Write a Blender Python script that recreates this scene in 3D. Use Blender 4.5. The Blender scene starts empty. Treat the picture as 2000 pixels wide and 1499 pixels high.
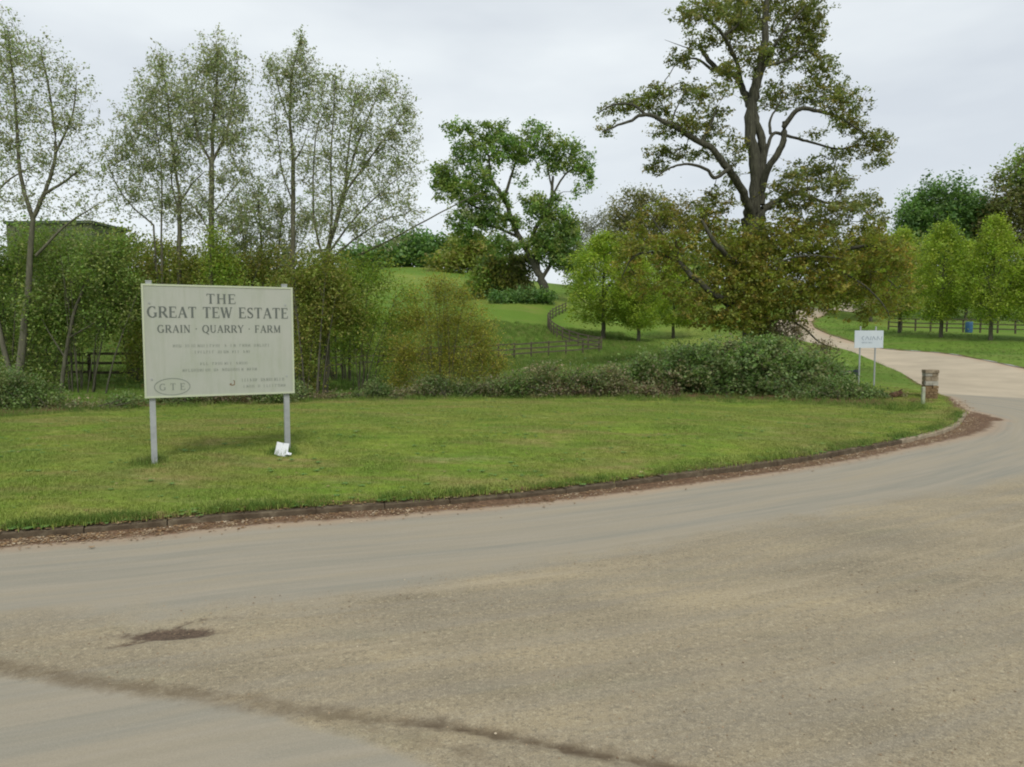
import bpy, math, random
import numpy as np
from mathutils import Vector, Matrix
from mathutils.geometry import delaunay_2d_cdt
rnd = random.Random(7)
R = np.random.RandomState(11)

# ------------------------------------------------------------------ camera
sc = bpy.context.scene
col = sc.collection
FPX = 1428.0
CAMH = 2.4
PITCH = math.atan(99.5 / FPX)
cam = bpy.data.cameras.new('camera')
cam.sensor_width = 36.0
cam.lens = FPX / 2000.0 * 36.0
cam.clip_start = 0.1
cam.clip_end = 4000
camo = bpy.data.objects.new('camera', cam)
camo.location = (0, 0, CAMH)
camo.rotation_euler = (math.pi / 2 - PITCH, 0, 0)
col.objects.link(camo)
sc.camera = camo
# ------------------------------------------------------------------ sky
SUN_EL, SUN_AZ = math.radians(50), math.radians(172)      # azimuth from +Y, clockwise
w = bpy.data.worlds.new('World')
sc.world = w
w.use_nodes = True
nt = w.node_tree
nt.nodes.clear()
N = nt.nodes.new
out = N('ShaderNodeOutputWorld')
sky = N('ShaderNodeTexSky')
sky.sky_type = 'NISHITA'
sky.sun_disc = False
sky.sun_elevation = SUN_EL
sky.sun_rotation = SUN_AZ
bgs = N('ShaderNodeBackground')
bgs.inputs['Strength'].default_value = 0.10
nt.links.new(sky.outputs[0], bgs.inputs['Color'])
tc = N('ShaderNodeTexCoord')
mp = N('ShaderNodeMapping')
mp.inputs['Scale'].default_value = (1.0, 1.0, 3.2)
mp.inputs['Location'].default_value = (0.4, 0.1, 0.3)
nt.links.new(tc.outputs['Generated'], mp.inputs['Vector'])
n1 = N('ShaderNodeTexNoise')
n1.inputs['Scale'].default_value = 1.9
n1.inputs['Detail'].default_value = 5
n1.inputs['Roughness'].default_value = 0.5
nt.links.new(mp.outputs[0], n1.inputs['Vector'])
cr = N('ShaderNodeValToRGB')
cr.color_ramp.elements[0].position = 0.36
cr.color_ramp.elements[0].color = (0.585, 0.625, 0.665, 1)
cr.color_ramp.elements[1].position = 0.62
cr.color_ramp.elements[1].color = (0.745, 0.785, 0.80, 1)
nt.links.new(n1.outputs['Fac'], cr.inputs['Fac'])
bgc = N('ShaderNodeBackground')
bgc.inputs['Strength'].default_value = 1.0
nt.links.new(cr.outputs[0], bgc.inputs['Color'])
mx = N('ShaderNodeMixShader')
mx.inputs[0].default_value = 0.90
nt.links.new(bgs.outputs[0], mx.inputs[1])
nt.links.new(bgc.outputs[0], mx.inputs[2])
nt.links.new(mx.outputs[0], out.inputs['Surface'])
# ------------------------------------------------------------------ sun
sl = bpy.data.lights.new('sun', 'SUN')
sl.energy = 1.5
sl.angle = math.radians(14)
sl.color = (1.0, 0.96, 0.90)
so = bpy.data.objects.new('sun', sl)
sd = Vector((math.sin(SUN_AZ) * math.cos(SUN_EL), math.cos(SUN_AZ) * math.cos(SUN_EL), math.sin(SUN_EL)))
so.rotation_euler = sd.to_track_quat('Z', 'Y').to_euler()
so.location = (0, 0, 40)
col.objects.link(so)
sc.view_settings.view_transform = 'Standard'
sc.view_settings.look = 'None'
sc.view_settings.exposure = 0.30
sc.view_settings.gamma = 1.0
sc.view_settings.use_curve_mapping = False
sc.render.engine = 'CYCLES'
sc.cycles.max_bounces = 6
sc.cycles.diffuse_bounces = 4
sc.cycles.glossy_bounces = 2
sc.cycles.transmission_bounces = 3
sc.cycles.use_denoising = True
sc.cycles.filter_width = 2.0

# ------------------------------------------------------------------ pixel -> place
CP, SP = math.cos(PITCH), math.sin(PITCH)
def ray(px, py):
    a = (px - 1000.0) / FPX
    b = (749.5 - py) / FPX
    return np.array([a, CP + b * SP, -SP + b * CP])
def W(px, py, d):
    r = ray(px, py)
    return np.array([0, 0, CAMH]) + r * (d / r[1])
def S(d):                                  # metres per photo pixel at distance d
    return d / FPX

# ------------------------------------------------------------------ outlines
def plane_pt(px, py, z=0.0):
    r = ray(px, py)
    t = (z - CAMH) / r[2]
    return (r[0] * t, r[1] * t)
kerb_px = [(-420, 1078), (-200, 1066), (0, 1050), (150, 1039), (300, 1027), (500, 1009), (750, 992), (1000, 972), (1250, 944), (1500, 911),
           (1620, 892), (1700, 877), (1780, 860), (1830, 846), (1862, 832), (1877, 818)]
kerb_line = [plane_pt(*p) for p in kerb_px]
kerb_line = [(-26.0, 3.5), (-17.0, 5.2)] + kerb_line[0:]
def catmull(pts, n=8):
    P = [np.array(p, float) for p in pts]
    P = [2 * P[0] - P[1]] + P + [2 * P[-1] - P[-2]]
    o = []
    for i in range(1, len(P) - 2):
        for k in range(n):
            t = k / n
            a, b, c, d = P[i - 1], P[i], P[i + 1], P[i + 2]
            o.append(0.5 * ((2 * b) + (-a + c) * t + (2 * a - 5 * b + 4 * c - d) * t * t + (-a + 3 * b - 3 * c + d) * t ** 3))
    o.append(P[-2])
    return np.array(o)
kerb = catmull(kerb_line, 6)
left_edge = [(1868, 800, 20.8), (1850, 783, 22.2), (1825, 768, 24.5), (1790, 750, 29), (1740, 722, 36), (1690, 700, 42), (1640, 681, 47), (1560, 664, 55), (1515, 646, 64), (1528, 616, 76), (1575, 600, 87), (1650, 590, 104), (1720, 586, 125)]
right_edge = [(1760, 597, 122), (1680, 604, 102), (1655, 610, 90), (1600, 621, 78), (1588, 637, 69), (1620, 655, 61), (1680, 673, 54), (1730, 683, 50.5), (1790, 687, 46.5), (1860, 693, 42), (1930, 706, 37), (2000, 720, 33), (2120, 742, 29)]
le = [W(*p)[:2] for p in left_edge]
re_ = [W(*p)[:2] for p in right_edge]
left_c = catmull([kerb[-1]] + le, 6)[1:]
right_c = catmull(re_ + [(26.0, 24.0), (33.0, 20.0), (46.0, 18.0)], 6)
road_poly = np.vstack([kerb, left_c, right_c, [(46, -10), (-26, -10)]])

def inside_poly(P, poly):
    x, y = P[:, 0], P[:, 1]
    ins = np.zeros(len(P), bool)
    n = len(poly)
    j = n - 1
    for i in range(n):
        xi, yi = poly[i]; xj, yj = poly[j]
        c = ((yi > y) != (yj > y)) & (x < (xj - xi) * (y - yi) / (yj - yi + 1e-12) + xi)
        ins ^= c
        j = i
    return ins
def dist_line(P, line):
    """distance to a polyline and the arc length of the nearest point"""
    best = np.full(len(P), 1e9); arc = np.zeros(len(P)); s = 0.0
    for i in range(len(line) - 1):
        a, b = line[i], line[i + 1]
        d = b - a
        L = math.hypot(*d) + 1e-9
        t = np.clip(((P - a) @ d) / L ** 2, 0, 1)
        q = a + t[:, None] * d
        dd = np.hypot(*(P - q).T)
        m = dd < best
        best[m] = dd[m]; arc[m] = s + t[m] * L
        s += L
    return best, arc

# ------------------------------------------------------------------ terrain heights
ctl = []
for x in (-60, -30, -15, 0, 15, 30, 50):
    for y in (-40, -15, -2, 5):
        ctl.append((x, y, 0))
for p in kerb[4::5]:
    ctl.append((p[0], p[1], 0))
for x, y in ((5, 9), (10, 12), (16, 14), (18, 19), (26, 16), (35, 12), (16, 20), (45, 17)):
    ctl.append((x, y, 0))
def cw(px, py, d, dz=0.0):
    p = W(px, py, d)
    ctl.append((p[0], p[1], p[2] - dz))
for a in [(290, 911, 11.6), (553, 886, 12.45), (1000, 860, 14.0), (1400, 850, 14.9), (1600, 840, 16.2), (0, 930, 10.8), (-250, 950, 10.6)]:
    cw(*a, 0.11)
for a in [(-300, 835, 17.2), (0, 815, 18.3), (300, 799, 20.4), (600, 785, 22.3), (1000, 778, 23.4), (1400, 785, 22.2), (1700, 795, 20.9), (1813, 786, 22.0)]:
    cw(*a, 0.11)
for a in left_edge: cw(*a)
for a in right_edge[:-1]: cw(*a)
for a in [(1480, 700, 32), (200, 747, 28), (-150, 755, 26), (600, 731, 36), (850, 714, 45), (1000, 703, 52), (1170, 689, 57), (1178, 664, 66), (1247, 670, 64), (1315, 660, 72),
          (1075, 655, 67), (1072, 636, 76), (1100, 606, 88), (1000, 602, 84), (1065, 583, 92), (930, 592, 90), (930, 560, 108), (850, 540, 127), (830, 523, 148), (500, 527, 148), (100, 532, 143), (-400, 545, 140),
          (600, 645, 62), (300, 650, 60), (0, 660, 54), (-500, 650, 60), (1837, 660, 55), (1934, 666, 52), (1757, 651, 60), (2010, 665, 52), (2200, 690, 45), (1740, 646, 68), (2000, 653, 62), (2300, 660, 60),
          (1900, 610, 95), (1250, 610, 95), (1400, 600, 100), (1900, 575, 150), (1250, 575, 150), (2500, 600, 130)]:
    cw(*a)
for ang in range(-180, 180, 20):
    a = math.radians(ang)
    if abs(ang) <= 60:
        ctl.append((260 * math.sin(a), 260 * math.cos(a), 17)); ctl.append((600 * math.sin(a), 600 * math.cos(a), 12))
    else:
        ctl.append((260 * math.sin(a), 260 * math.cos(a), 0)); ctl.append((700 * math.sin(a), 700 * math.cos(a), 0))
ctl = np.array(ctl)
C2 = 4.0 ** 2
D = np.sqrt(((ctl[:, None, :2] - ctl[None, :, :2]) ** 2).sum(-1) + C2)
n = len(ctl)
A = np.zeros((n + 1, n + 1)); A[:n, :n] = D - np.eye(n) * 0.12; A[:n, n] = 1; A[n, :n] = 1
wts = np.linalg.solve(A, np.append(ctl[:, 2], 0))
def H0(P):
    P = np.atleast_2d(np.asarray(P, float))
    o = np.zeros(len(P))
    for i in range(0, len(P), 20000):
        q = P[i:i + 20000]
        o[i:i + 20000] = np.sqrt(((q[:, None, :2] - ctl[None, :, :2]) ** 2).sum(-1) + C2) @ wts[:n] + wts[n]
    # the junction itself is level; blend into the hill
    y = P[:, 1]; x = P[:, 0]
    lim = np.clip((y - 15.0) / 10.0, 0, 1)
    return o * 1.0
def step(P):
    return 0.11 - 0.075 * np.clip((np.atleast_2d(P)[:, 1] - 22.5) / 5.0, 0, 1)
def H(P):
    """height of the finished surface"""
    P = np.atleast_2d(np.asarray(P, float))
    h = H0(P)
    ins = inside_poly(P, road_poly)
    return np.where(ins, h, h + step(P))
def Hs(x, y): return float(H([(x, y)])[0])
def ground_at(px, d):
    """place on the ground in the column px at distance d"""
    x = (px - 1000.0) / FPX * d
    for _ in range(3):
        z = Hs(x, d)
        b = math.atan2(z - CAMH, d)
        x = (px - 1000.0) / FPX * d * math.cos(b + PITCH) / math.cos(b)
    return np.array([x, d, Hs(x, d)])

# ------------------------------------------------------------------ object helpers
def tag(o, label=None, cat=None, group=None, kind=None):
    if label: o['label'] = label
    if cat: o['category'] = cat
    if group: o['group'] = group
    if kind: o['kind'] = kind
    return o
def empty(name, loc, label=None, cat=None, group=None, rz=0.0):
    o = bpy.data.objects.new(name, None)
    o.empty_display_size = 0.2
    o.location = tuple(loc); o.rotation_euler = (0, 0, rz)
    col.objects.link(o)
    return tag(o, label, cat, group)
def mesh_obj(name, verts, faces, mat, parent=None, smooth=False, origin=(0, 0, 0)):
    me = bpy.data.meshes.new(name)
    V = np.asarray(verts, float).reshape(-1, 3) - np.asarray(origin, float)
    me.from_pydata(V.tolist(), [], faces)
    if mat: me.materials.append(mat)
    if smooth: me.polygons.foreach_set('use_smooth', [True] * len(me.polygons))
    o = bpy.data.objects.new(name, me)
    col.objects.link(o)
    if parent: o.parent = parent
    else: o.location = tuple(origin)
    return o
def box(cx, cy, cz, sx, sy, sz, b=0.0, rz=0.0):
    """one box (slightly chamfered top when b) -> verts, faces"""
    v = []
    for dz, k in ((-1, 1.0), (1, 1.0)):
        for dx, dy in ((-1, -1), (1, -1), (1, 1), (-1, 1)):
            v.append([dx * sx / 2, dy * sy / 2, dz * sz / 2])
    f = [(3, 2, 1, 0), (4, 5, 6, 7), (0, 1, 5, 4), (1, 2, 6, 5), (2, 3, 7, 6), (3, 0, 4, 7)]
    if b:
        for i in range(4, 8): v[i][2] -= b
        for i in range(4, 8): v.append([v[i][0] * (1 - 2 * b / sx), v[i][1] * (1 - 2 * b / sy), sz / 2])
        f = [(3, 2, 1, 0), (8, 9, 10, 11), (0, 1, 5, 4), (1, 2, 6, 5), (2, 3, 7, 6), (3, 0, 4, 7), (4, 5, 9, 8), (5, 6, 10, 9), (6, 7, 11, 10), (7, 4, 8, 11)]
    c, s = math.cos(rz), math.sin(rz)
    v = [(cx + p[0] * c - p[1] * s, cy + p[0] * s + p[1] * c, cz + p[2]) for p in v]
    return v, f
def cyl(p0, p1, r, k=10, r1=None, cap=True):
    p0 = np.array(p0, float); p1 = np.array(p1, float)
    d = p1 - p0; d /= np.linalg.norm(d)
    u = np.cross(d, (0, 0, 1) if abs(d[2]) < .9 else (1, 0, 0)); u /= np.linalg.norm(u); w_ = np.cross(d, u)
    r1 = r if r1 is None else r1
    v = []
    for p, rr in ((p0, r), (p1, r1)):
        for i in range(k):
            a = 2 * math.pi * i / k
            v.append(p + rr * (math.cos(a) * u + math.sin(a) * w_))
    f = [(i, (i + 1) % k, k + (i + 1) % k, k + i) for i in range(k)]
    if cap: f += [tuple(range(k))[::-1], tuple(range(k, 2 * k))]
    return [tuple(q) for q in v], f
def join(parts):
    V, F = [], []
    for v, f in parts:
        o = len(V); V += list(v); F += [tuple(i + o for i in q) for q in f]
    return V, F

# ------------------------------------------------------------------ materials
def mat(name, rough=0.8, spec=0.3):
    m = bpy.data.materials.new(name); m.use_nodes = True
    b = m.node_tree.nodes['Principled BSDF']
    b.inputs['Roughness'].default_value = rough
    b.inputs['Specular IOR Level'].default_value = spec
    return m, m.node_tree, b
def L(t, a, b): t.links.new(a, b)
def noise(t, scale, detail=4, rough=0.55, vec=None, dist=0.0):
    n_ = t.nodes.new('ShaderNodeTexNoise')
    n_.inputs['Scale'].default_value = scale; n_.inputs['Detail'].default_value = detail
    n_.inputs['Roughness'].default_value = rough; n_.inputs['Distortion'].default_value = dist
    if vec is not None: L(t, vec, n_.inputs['Vector'])
    return n_.outputs['Fac']
def ramp(t, fac, stops, interp='LINEAR'):
    r = t.nodes.new('ShaderNodeValToRGB'); r.color_ramp.interpolation = interp
    e = r.color_ramp.elements
    while len(e) < len(stops): e.new(0.5)
    for k, (p, c) in enumerate(stops):
        e[k].position = p; e[k].color = (*c, 1) if len(c) == 3 else c
    L(t, fac, r.inputs['Fac'])
    return r.outputs['Color']
def mixc(t, fac, a, b, mode='MIX'):
    m = t.nodes.new('ShaderNodeMix'); m.data_type = 'RGBA'; m.blend_type = mode
    for s_, v in ((m.inputs[0], fac), (m.inputs[6], a), (m.inputs[7], b)):
        if isinstance(v, (int, float)): s_.default_value = v
        elif isinstance(v, tuple): s_.default_value = (*v, 1)
        else: L(t, v, s_)
    return m.outputs[2]
def mth(t, op, a, b=0.0, clamp=False):
    m = t.nodes.new('ShaderNodeMath'); m.operation = op; m.use_clamp = clamp
    for s_, v in ((m.inputs[0], a), (m.inputs[1], b)):
        if isinstance(v, (int, float)): s_.default_value = v
        else: L(t, v, s_)
    return m.outputs[0]
def mrange(t, v, a, b, c=0.0, d=1.0):
    m = t.nodes.new('ShaderNodeMapRange')
    L(t, v, m.inputs[0])
    for k, x in zip((1, 2, 3, 4), (a, b, c, d)): m.inputs[k].default_value = x
    return m.outputs[0]
def attr(t, name, out_='Fac'):
    a = t.nodes.new('ShaderNodeAttribute'); a.attribute_name = name
    return a.outputs[out_]
def pos(t, scale=None):
    g = t.nodes.new('ShaderNodeNewGeometry').outputs['Position']
    if scale:
        m = t.nodes.new('ShaderNodeMapping'); m.inputs['Scale'].default_value = scale
        L(t, g, m.inputs['Vector']); g = m.outputs[0]
    return g
def bump(t, b, h, strength=0.4, dist=0.02):
    n_ = t.nodes.new('ShaderNodeBump'); n_.inputs['Strength'].default_value = strength; n_.inputs['Distance'].default_value = dist
    L(t, h, n_.inputs['Height']); L(t, n_.outputs[0], b.inputs['Normal'])

def grass_colour(t):
    """shared by the ground sheet and by the blades, both read the place they stand on"""
    p = pos(t)
    big = noise(t, 0.22, 3, 0.5, p)
    mid = noise(t, 1.1, 4, 0.6, pos(t, (0.55, 1.3, 1)))
    fine = noise(t, 9.0, 4, 0.65, p)
    c = ramp(t, mid, [(0.28, (0.13, 0.235, 0.028)), (0.45, (0.185, 0.285, 0.034)), (0.56, (0.245, 0.315, 0.045)), (0.70, (0.33, 0.33, 0.09))])
    c = mixc(t, mrange(t, big, 0.50, 0.66, 0, 0.6), c, (0.245, 0.235, 0.07))
    worn = noise(t, 0.75, 5, 0.65, pos(t, (0.45, 1.5, 1)), 0.6)
    c = mixc(t, mrange(t, worn, 0.51, 0.63, 0, 0.8), c, (0.33, 0.26, 0.11))
    dry = noise(t, 1.6, 5, 0.7, pos(t, (0.35, 1.6, 1)))
    c = mixc(t, mrange(t, dry, 0.55, 0.68, 0, 0.55), c, (0.40, 0.35, 0.17))
    dkg = noise(t, 2.2, 5, 0.7, pos(t, (0.45, 1.5, 1.3)))
    c = mixc(t, mrange(t, dkg, 0.52, 0.66, 0, 0.55), c, (0.075, 0.155, 0.02))
    grn = noise(t, 0.9, 4, 0.6, pos(t, (0.8, 1.2, 2)))
    c = mixc(t, mrange(t, grn, 0.55, 0.7, 0, 0.6), c, (0.095, 0.20, 0.022))
    c = mixc(t, mrange(t, fine, 0.3, 0.7, 0.0, 0.45), c, (0.09, 0.13, 0.025))
    far = attr(t, 'field')
    return c
mg, t, b = mat('grass_ground', 0.95, 0.1)
c = grass_colour(t)
fld = attr(t, 'field')
p = pos(t)
fc = ramp(t, noise(t, 0.09, 5, 0.6, pos(t, (1, 0.6, 1))), [(0.3, (0.085, 0.17, 0.022)), (0.5, (0.13, 0.215, 0.03)), (0.68, (0.21, 0.25, 0.05))])
fc = mixc(t, mrange(t, noise(t, 0.35, 5, 0.7, pos(t, (.4, 1.6, 1))), 0.5, 0.68, 0, 0.5), fc, (0.21, 0.215, 0.065))
fc = mixc(t, mrange(t, noise(t, 1.3, 5, 0.7, p), 0.35, 0.75, 0, 0.35), fc, (0.10, 0.15, 0.03))
c = mixc(t, fld, c, fc)
soil = attr(t, 'soil')
sm = mth(t, 'ADD', soil, mth(t, 'MULTIPLY', mth(t, 'SUBTRACT', noise(t, 5, 5, 0.7, p), 0.5), 1.3))
sf = mth(t, 'MULTIPLY', mrange(t, sm, 0.35, 0.6), mrange(t, soil, 0.0, 0.1))
c = mixc(t, sf, c, ramp(t, noise(t, 14, 5, 0.7, p), [(0.3, (0.07, 0.042, 0.022)), (0.7, (0.21, 0.125, 0.07))]))
L(t, c, b.inputs['Base Color'])
bump(t, b, noise(t, 22, 5, 0.7, p), 0.9, 0.03)

mblade, t, b = mat('grass_blade', 0.7, 0.2)
c = grass_colour(t)
oi = t.nodes.new('ShaderNodeObjectInfo')
ba = attr(t, 'rv')
c = mixc(t, mth(t, 'MULTIPLY', ba, 0.6), c, (0.30, 0.34, 0.09))
L(t, c, b.inputs['Base Color'])

mlong, t, b = mat('long_grass_blade', 0.7, 0.2)
c = ramp(t, noise(t, 1.5, 4, 0.6, pos(t)), [(0.3, (0.075, 0.15, 0.022)), (0.55, (0.12, 0.18, 0.03)), (0.7, (0.26, 0.22, 0.10))])
L(t, c, b.inputs['Base Color'])

# road
mr, t, b = mat('dusty_road', 0.9, 0.25)
p = pos(t)
uvn = t.nodes.new('ShaderNodeUVMap'); uvn.uv_map = 'lane'
def uvm(sx, sy):
    m = t.nodes.new('ShaderNodeMapping'); m.inputs['Scale'].default_value = (sx, sy, 1)
    L(t, uvn.outputs[0], m.inputs['Vector']); return m.outputs[0]
lane = attr(t, 'lane_mask'); gro = attr(t, 'groove'); gut = attr(t, 'gutter'); pat = attr(t, 'patch'); drv = attr(t, 'drive'); band = attr(t, 'rough_band')
edge_n = mth(t, 'MULTIPLY', mth(t, 'SUBTRACT', noise(t, 1.4, 6, 0.65, p), 0.5), 0.9)
streak = noise(t, 1.0, 6, 0.62, uvm(0.16, 2.6))
streak2 = noise(t, 1.0, 4, 0.6, uvm(0.5, 9.0))
tan = ramp(t, noise(t, 0.55, 5, 0.6, pos(t, (0.7, 1.6, 1))), [(0.30, (0.225, 0.19, 0.125)), (0.50, (0.32, 0.265, 0.17)), (0.70, (0.42, 0.34, 0.205))])
speck = noise(t, 24, 4, 0.85, p)
tan = mixc(t, mrange(t, speck, 0.50, 0.62, 0, 0.62), tan, (0.135, 0.115, 0.08))
speck2 = noise(t, 27, 3, 0.8, pos(t, (1, 1, 5)))
tan = mixc(t, mrange(t, speck2, 0.53, 0.66, 0, 0.65), tan, (0.50, 0.43, 0.29))
moss = noise(t, 0.9, 5, 0.65, pos(t, (.6, 1.8, 1)))
tan = mixc(t, mrange(t, moss, 0.55, 0.70, 0, 0.35), tan, (0.235, 0.225, 0.14))
tan = mixc(t, mrange(t, streak, 0.46, 0.62, 0, 0.35), tan, (0.285, 0.26, 0.21))
tan = mixc(t, mrange(t, streak, 0.42, 0.32, 0, 0.6), tan, (0.43, 0.36, 0.245))
streak3 = noise(t, 1.0, 5, 0.7, uvm(0.35, 5.0))
tan = mixc(t, mrange(t, streak3, 0.52, 0.66, 0, 0.4), tan, (0.24, 0.205, 0.15))
grain = noise(t, 95, 2, 0.9, p)
tan = mixc(t, mrange(t, grain, 0.5, 0.72, 0, 0.55), tan, (0.13, 0.11, 0.085))
tan = mixc(t, mrange(t, grain, 0.46, 0.30, 0, 0.5), tan, (0.52, 0.455, 0.34))
gry = ramp(t, streak, [(0.30, (0.315, 0.27, 0.19)), (0.5, (0.285, 0.255, 0.193)), (0.68, (0.232, 0.222, 0.178))])
gry = mixc(t, mrange(t, streak2, 0.42, 0.66, 0, 0.35), gry, (0.36, 0.315, 0.245))
gry = mixc(t, mrange(t, grain, 0.5, 0.72, 0, 0.28), gry, (0.16, 0.145, 0.12))
gry = mixc(t, mrange(t, grain, 0.46, 0.3, 0, 0.25), gry, (0.43, 0.39, 0.31))
lm = mrange(t, mth(t, 'ADD', lane, edge_n), 0.30, 0.75)
c = mixc(t, lm, tan, gry)
pk = ramp(t, noise(t, 0.5, 4, 0.6, p), [(0.35, (0.385, 0.325, 0.235)), (0.65, (0.47, 0.395, 0.285))])
c = mixc(t, mrange(t, mth(t, 'ADD', drv, mth(t, 'MULTIPLY', edge_n, 0.3)), 0.35, 0.65), c, pk)
bn = mth(t, 'ADD', band, mth(t, 'MULTIPLY', mth(t, 'SUBTRACT', noise(t, 5, 6, 0.75, p), 0.5), 1.5))
c = mixc(t, mth(t, 'MULTIPLY', mrange(t, bn, 0.35, 0.85, 0, 0.66), mrange(t, band, 0, 0.2)), c, (0.135, 0.10, 0.06))
gn = mth(t, 'ADD', gro, mth(t, 'MULTIPLY', mth(t, 'SUBTRACT', noise(t, 9, 5, 0.7, p), 0.5), 0.7))
c = mixc(t, mth(t, 'MULTIPLY', mrange(t, gn, 0.25, 1.0, 0, 0.85), mrange(t, gro, 0, 0.15)), c, (0.085, 0.058, 0.034))
pn = mth(t, 'ADD', pat, mth(t, 'MULTIPLY', mth(t, 'SUBTRACT', noise(t, 9, 6, 0.8, p), 0.5), 1.5))
c = mixc(t, mth(t, 'MULTIPLY', mrange(t, pn, 0.36, 0.75, 0, 0.95), mrange(t, pat, 0, 0.15)), c, ramp(t, noise(t, 30, 3, 0.7, p), [(0.3, (0.05, 0.035, 0.024)), (0.7, (0.15, 0.10, 0.068))]))
gu = mth(t, 'ADD', gut, mth(t, 'MULTIPLY', mth(t, 'SUBTRACT', noise(t, 4, 6, 0.75, p), 0.5), 0.55))
soilc = ramp(t, noise(t, 16, 6, 0.8, p), [(0.28, (0.045, 0.028, 0.016)), (0.5, (0.12, 0.07, 0.038)), (0.72, (0.27, 0.165, 0.10))])
c = mixc(t, mrange(t, gu, 0.08, 0.42, 0, 0.5), c, (0.36, 0.245, 0.155))
c = mixc(t, mrange(t, gu, 0.45, 0.62), c, soilc)
L(t, c, b.inputs['Base Color'])
hb = mth(t, 'ADD', mth(t, 'MULTIPLY', noise(t, 45, 4, 0.8, p), mth(t, 'SUBTRACT', 1.15, lm)), mth(t, 'MULTIPLY', noise(t, 9, 4, 0.7, p), 0.5))
bump(t, b, hb, 0.55, 0.02)

def simple(name, stops, scale=6.0, rough=0.8, spec=0.3, bs=0.3, bd=0.01, sc3=None, detail=5):
    m, t, b = mat(name, rough, spec)
    f = noise(t, scale, detail, 0.65, pos(t, sc3))
    L(t, ramp(t, f, stops), b.inputs['Base Color'])
    if bs: bump(t, b, f, bs, bd)
    return m
m_kerb = simple('kerb_stone', [(0.3, (0.06, 0.042, 0.026)), (0.55, (0.11, 0.085, 0.055)), (0.75, (0.20, 0.165, 0.11))], 5, 0.95, 0.2, 0.6, 0.02)
m_kerb2 = simple('clean_kerb_stone', [(0.3, (0.20, 0.165, 0.11)), (0.6, (0.36, 0.30, 0.21)), (0.8, (0.42, 0.36, 0.27))], 6, 0.95, 0.2, 0.6, 0.02)
m_bark = simple('bark', [(0.3, (0.055, 0.052, 0.038)), (0.55, (0.12, 0.115, 0.08)), (0.75, (0.19, 0.185, 0.125))], 3.5, 0.95, 0.15, 0.9, 0.05, (4, 4, 0.8))
m_oakbark = simple('oak_bark', [(0.3, (0.035, 0.034, 0.026)), (0.55, (0.085, 0.083, 0.06)), (0.75, (0.14, 0.14, 0.10))], 3.5, 0.95, 0.15, 1.0, 0.06, (4, 4, 0.8))
m_barkl = simple('pale_bark', [(0.3, (0.085, 0.08, 0.058)), (0.6, (0.15, 0.145, 0.10)), (0.8, (0.21, 0.20, 0.15))], 5, 0.9, 0.2, 0.5, 0.02, (3, 3, 0.6))
m_wood = simple('weathered_rail', [(0.3, (0.06, 0.05, 0.035)), (0.6, (0.115, 0.098, 0.068)), (0.8, (0.17, 0.15, 0.11))], 6, 0.9, 0.2, 0.5, 0.01)
m_galv = simple('galvanised_steel', [(0.3, (0.27, 0.285, 0.28)), (0.6, (0.36, 0.375, 0.37)), (0.8, (0.42, 0.43, 0.42))], 5, 0.6, 0.4, 0.1, 0.003)
m_board = simple('sign_board_paint', [(0.30, (0.365, 0.39, 0.31)), (0.5, (0.39, 0.405, 0.345)), (0.72, (0.415, 0.42, 0.365))], 1.6, 0.55, 0.4, 0.0)
bt = m_board.node_tree; bb0 = bt.nodes['Principled BSDF']
base_l = bb0.inputs['Base Color'].links[0].from_socket
st1 = noise(bt, 1.0, 5, 0.7, pos(bt, (9, 9, .9)))
c_w = mixc(bt, mrange(bt, st1, 0.5, 0.72, 0, 0.35), base_l, (0.27, 0.30, 0.20))
L(bt, c_w, bb0.inputs['Base Color'])
m_trim = simple('sign_edge', [(0.3, (0.45, 0.50, 0.34)), (0.7, (0.50, 0.53, 0.39))], 3, 0.6, 0.4, 0)
m_letter = simple('dark_lettering', [(0.3, (0.105, 0.12, 0.105)), (0.7, (0.145, 0.16, 0.14))], 20, 0.7, 0.3, 0)
m_letter2 = simple('faded_lettering', [(0.3, (0.19, 0.215, 0.185)), (0.7, (0.24, 0.26, 0.22))], 20, 0.7, 0.3, 0)
m_emblem = simple('emblem_brown', [(0.3, (0.16, 0.10, 0.06)), (0.7, (0.24, 0.17, 0.10))], 20, 0.7, 0.3, 0)
m_white = simple('white_board', [(0.3, (0.50, 0.56, 0.60)), (0.7, (0.58, 0.63, 0.65))], 2, 0.5, 0.4, 0)
m_blueg = simple('slate_lettering', [(0.3, (0.20, 0.25, 0.30)), (0.7, (0.28, 0.33, 0.37))], 20, 0.7, 0.3, 0)
m_paper = simple('white_plastic_sheet', [(0.3, (0.72, 0.74, 0.76)), (0.7, (0.82, 0.84, 0.86))], 6, 0.5, 0.4, 0.3, 0.01)
m_dark = simple('dark_plastic', [(0.3, (0.02, 0.028, 0.04)), (0.7, (0.045, 0.058, 0.075))], 4, 0.5, 0.4, 0.1)
m_blue = simple('blue_plastic', [(0.3, (0.03, 0.09, 0.19)), (0.7, (0.05, 0.14, 0.27))], 4, 0.5, 0.4, 0)
m_shed = simple('dark_green_cladding', [(0.3, (0.075, 0.085, 0.045)), (0.7, (0.11, 0.125, 0.065))], 1.2, 0.7, 0.3, 0.1)
m_roof = simple('shed_roof_sheet', [(0.3, (0.05, 0.075, 0.04)), (0.7, (0.08, 0.10, 0.06))], 1.2, 0.7, 0.3, 0.1)
m_post = simple('pale_marker_post', [(0.3, (0.27, 0.30, 0.20)), (0.7, (0.37, 0.40, 0.29))], 6, 0.8, 0.3, 0.1)
m_stone = simple('tan_stone', [(0.3, (0.14, 0.11, 0.07)), (0.55, (0.27, 0.22, 0.15)), (0.75, (0.40, 0.35, 0.26))], 7, 0.95, 0.2, 0.7, 0.02)
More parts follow.
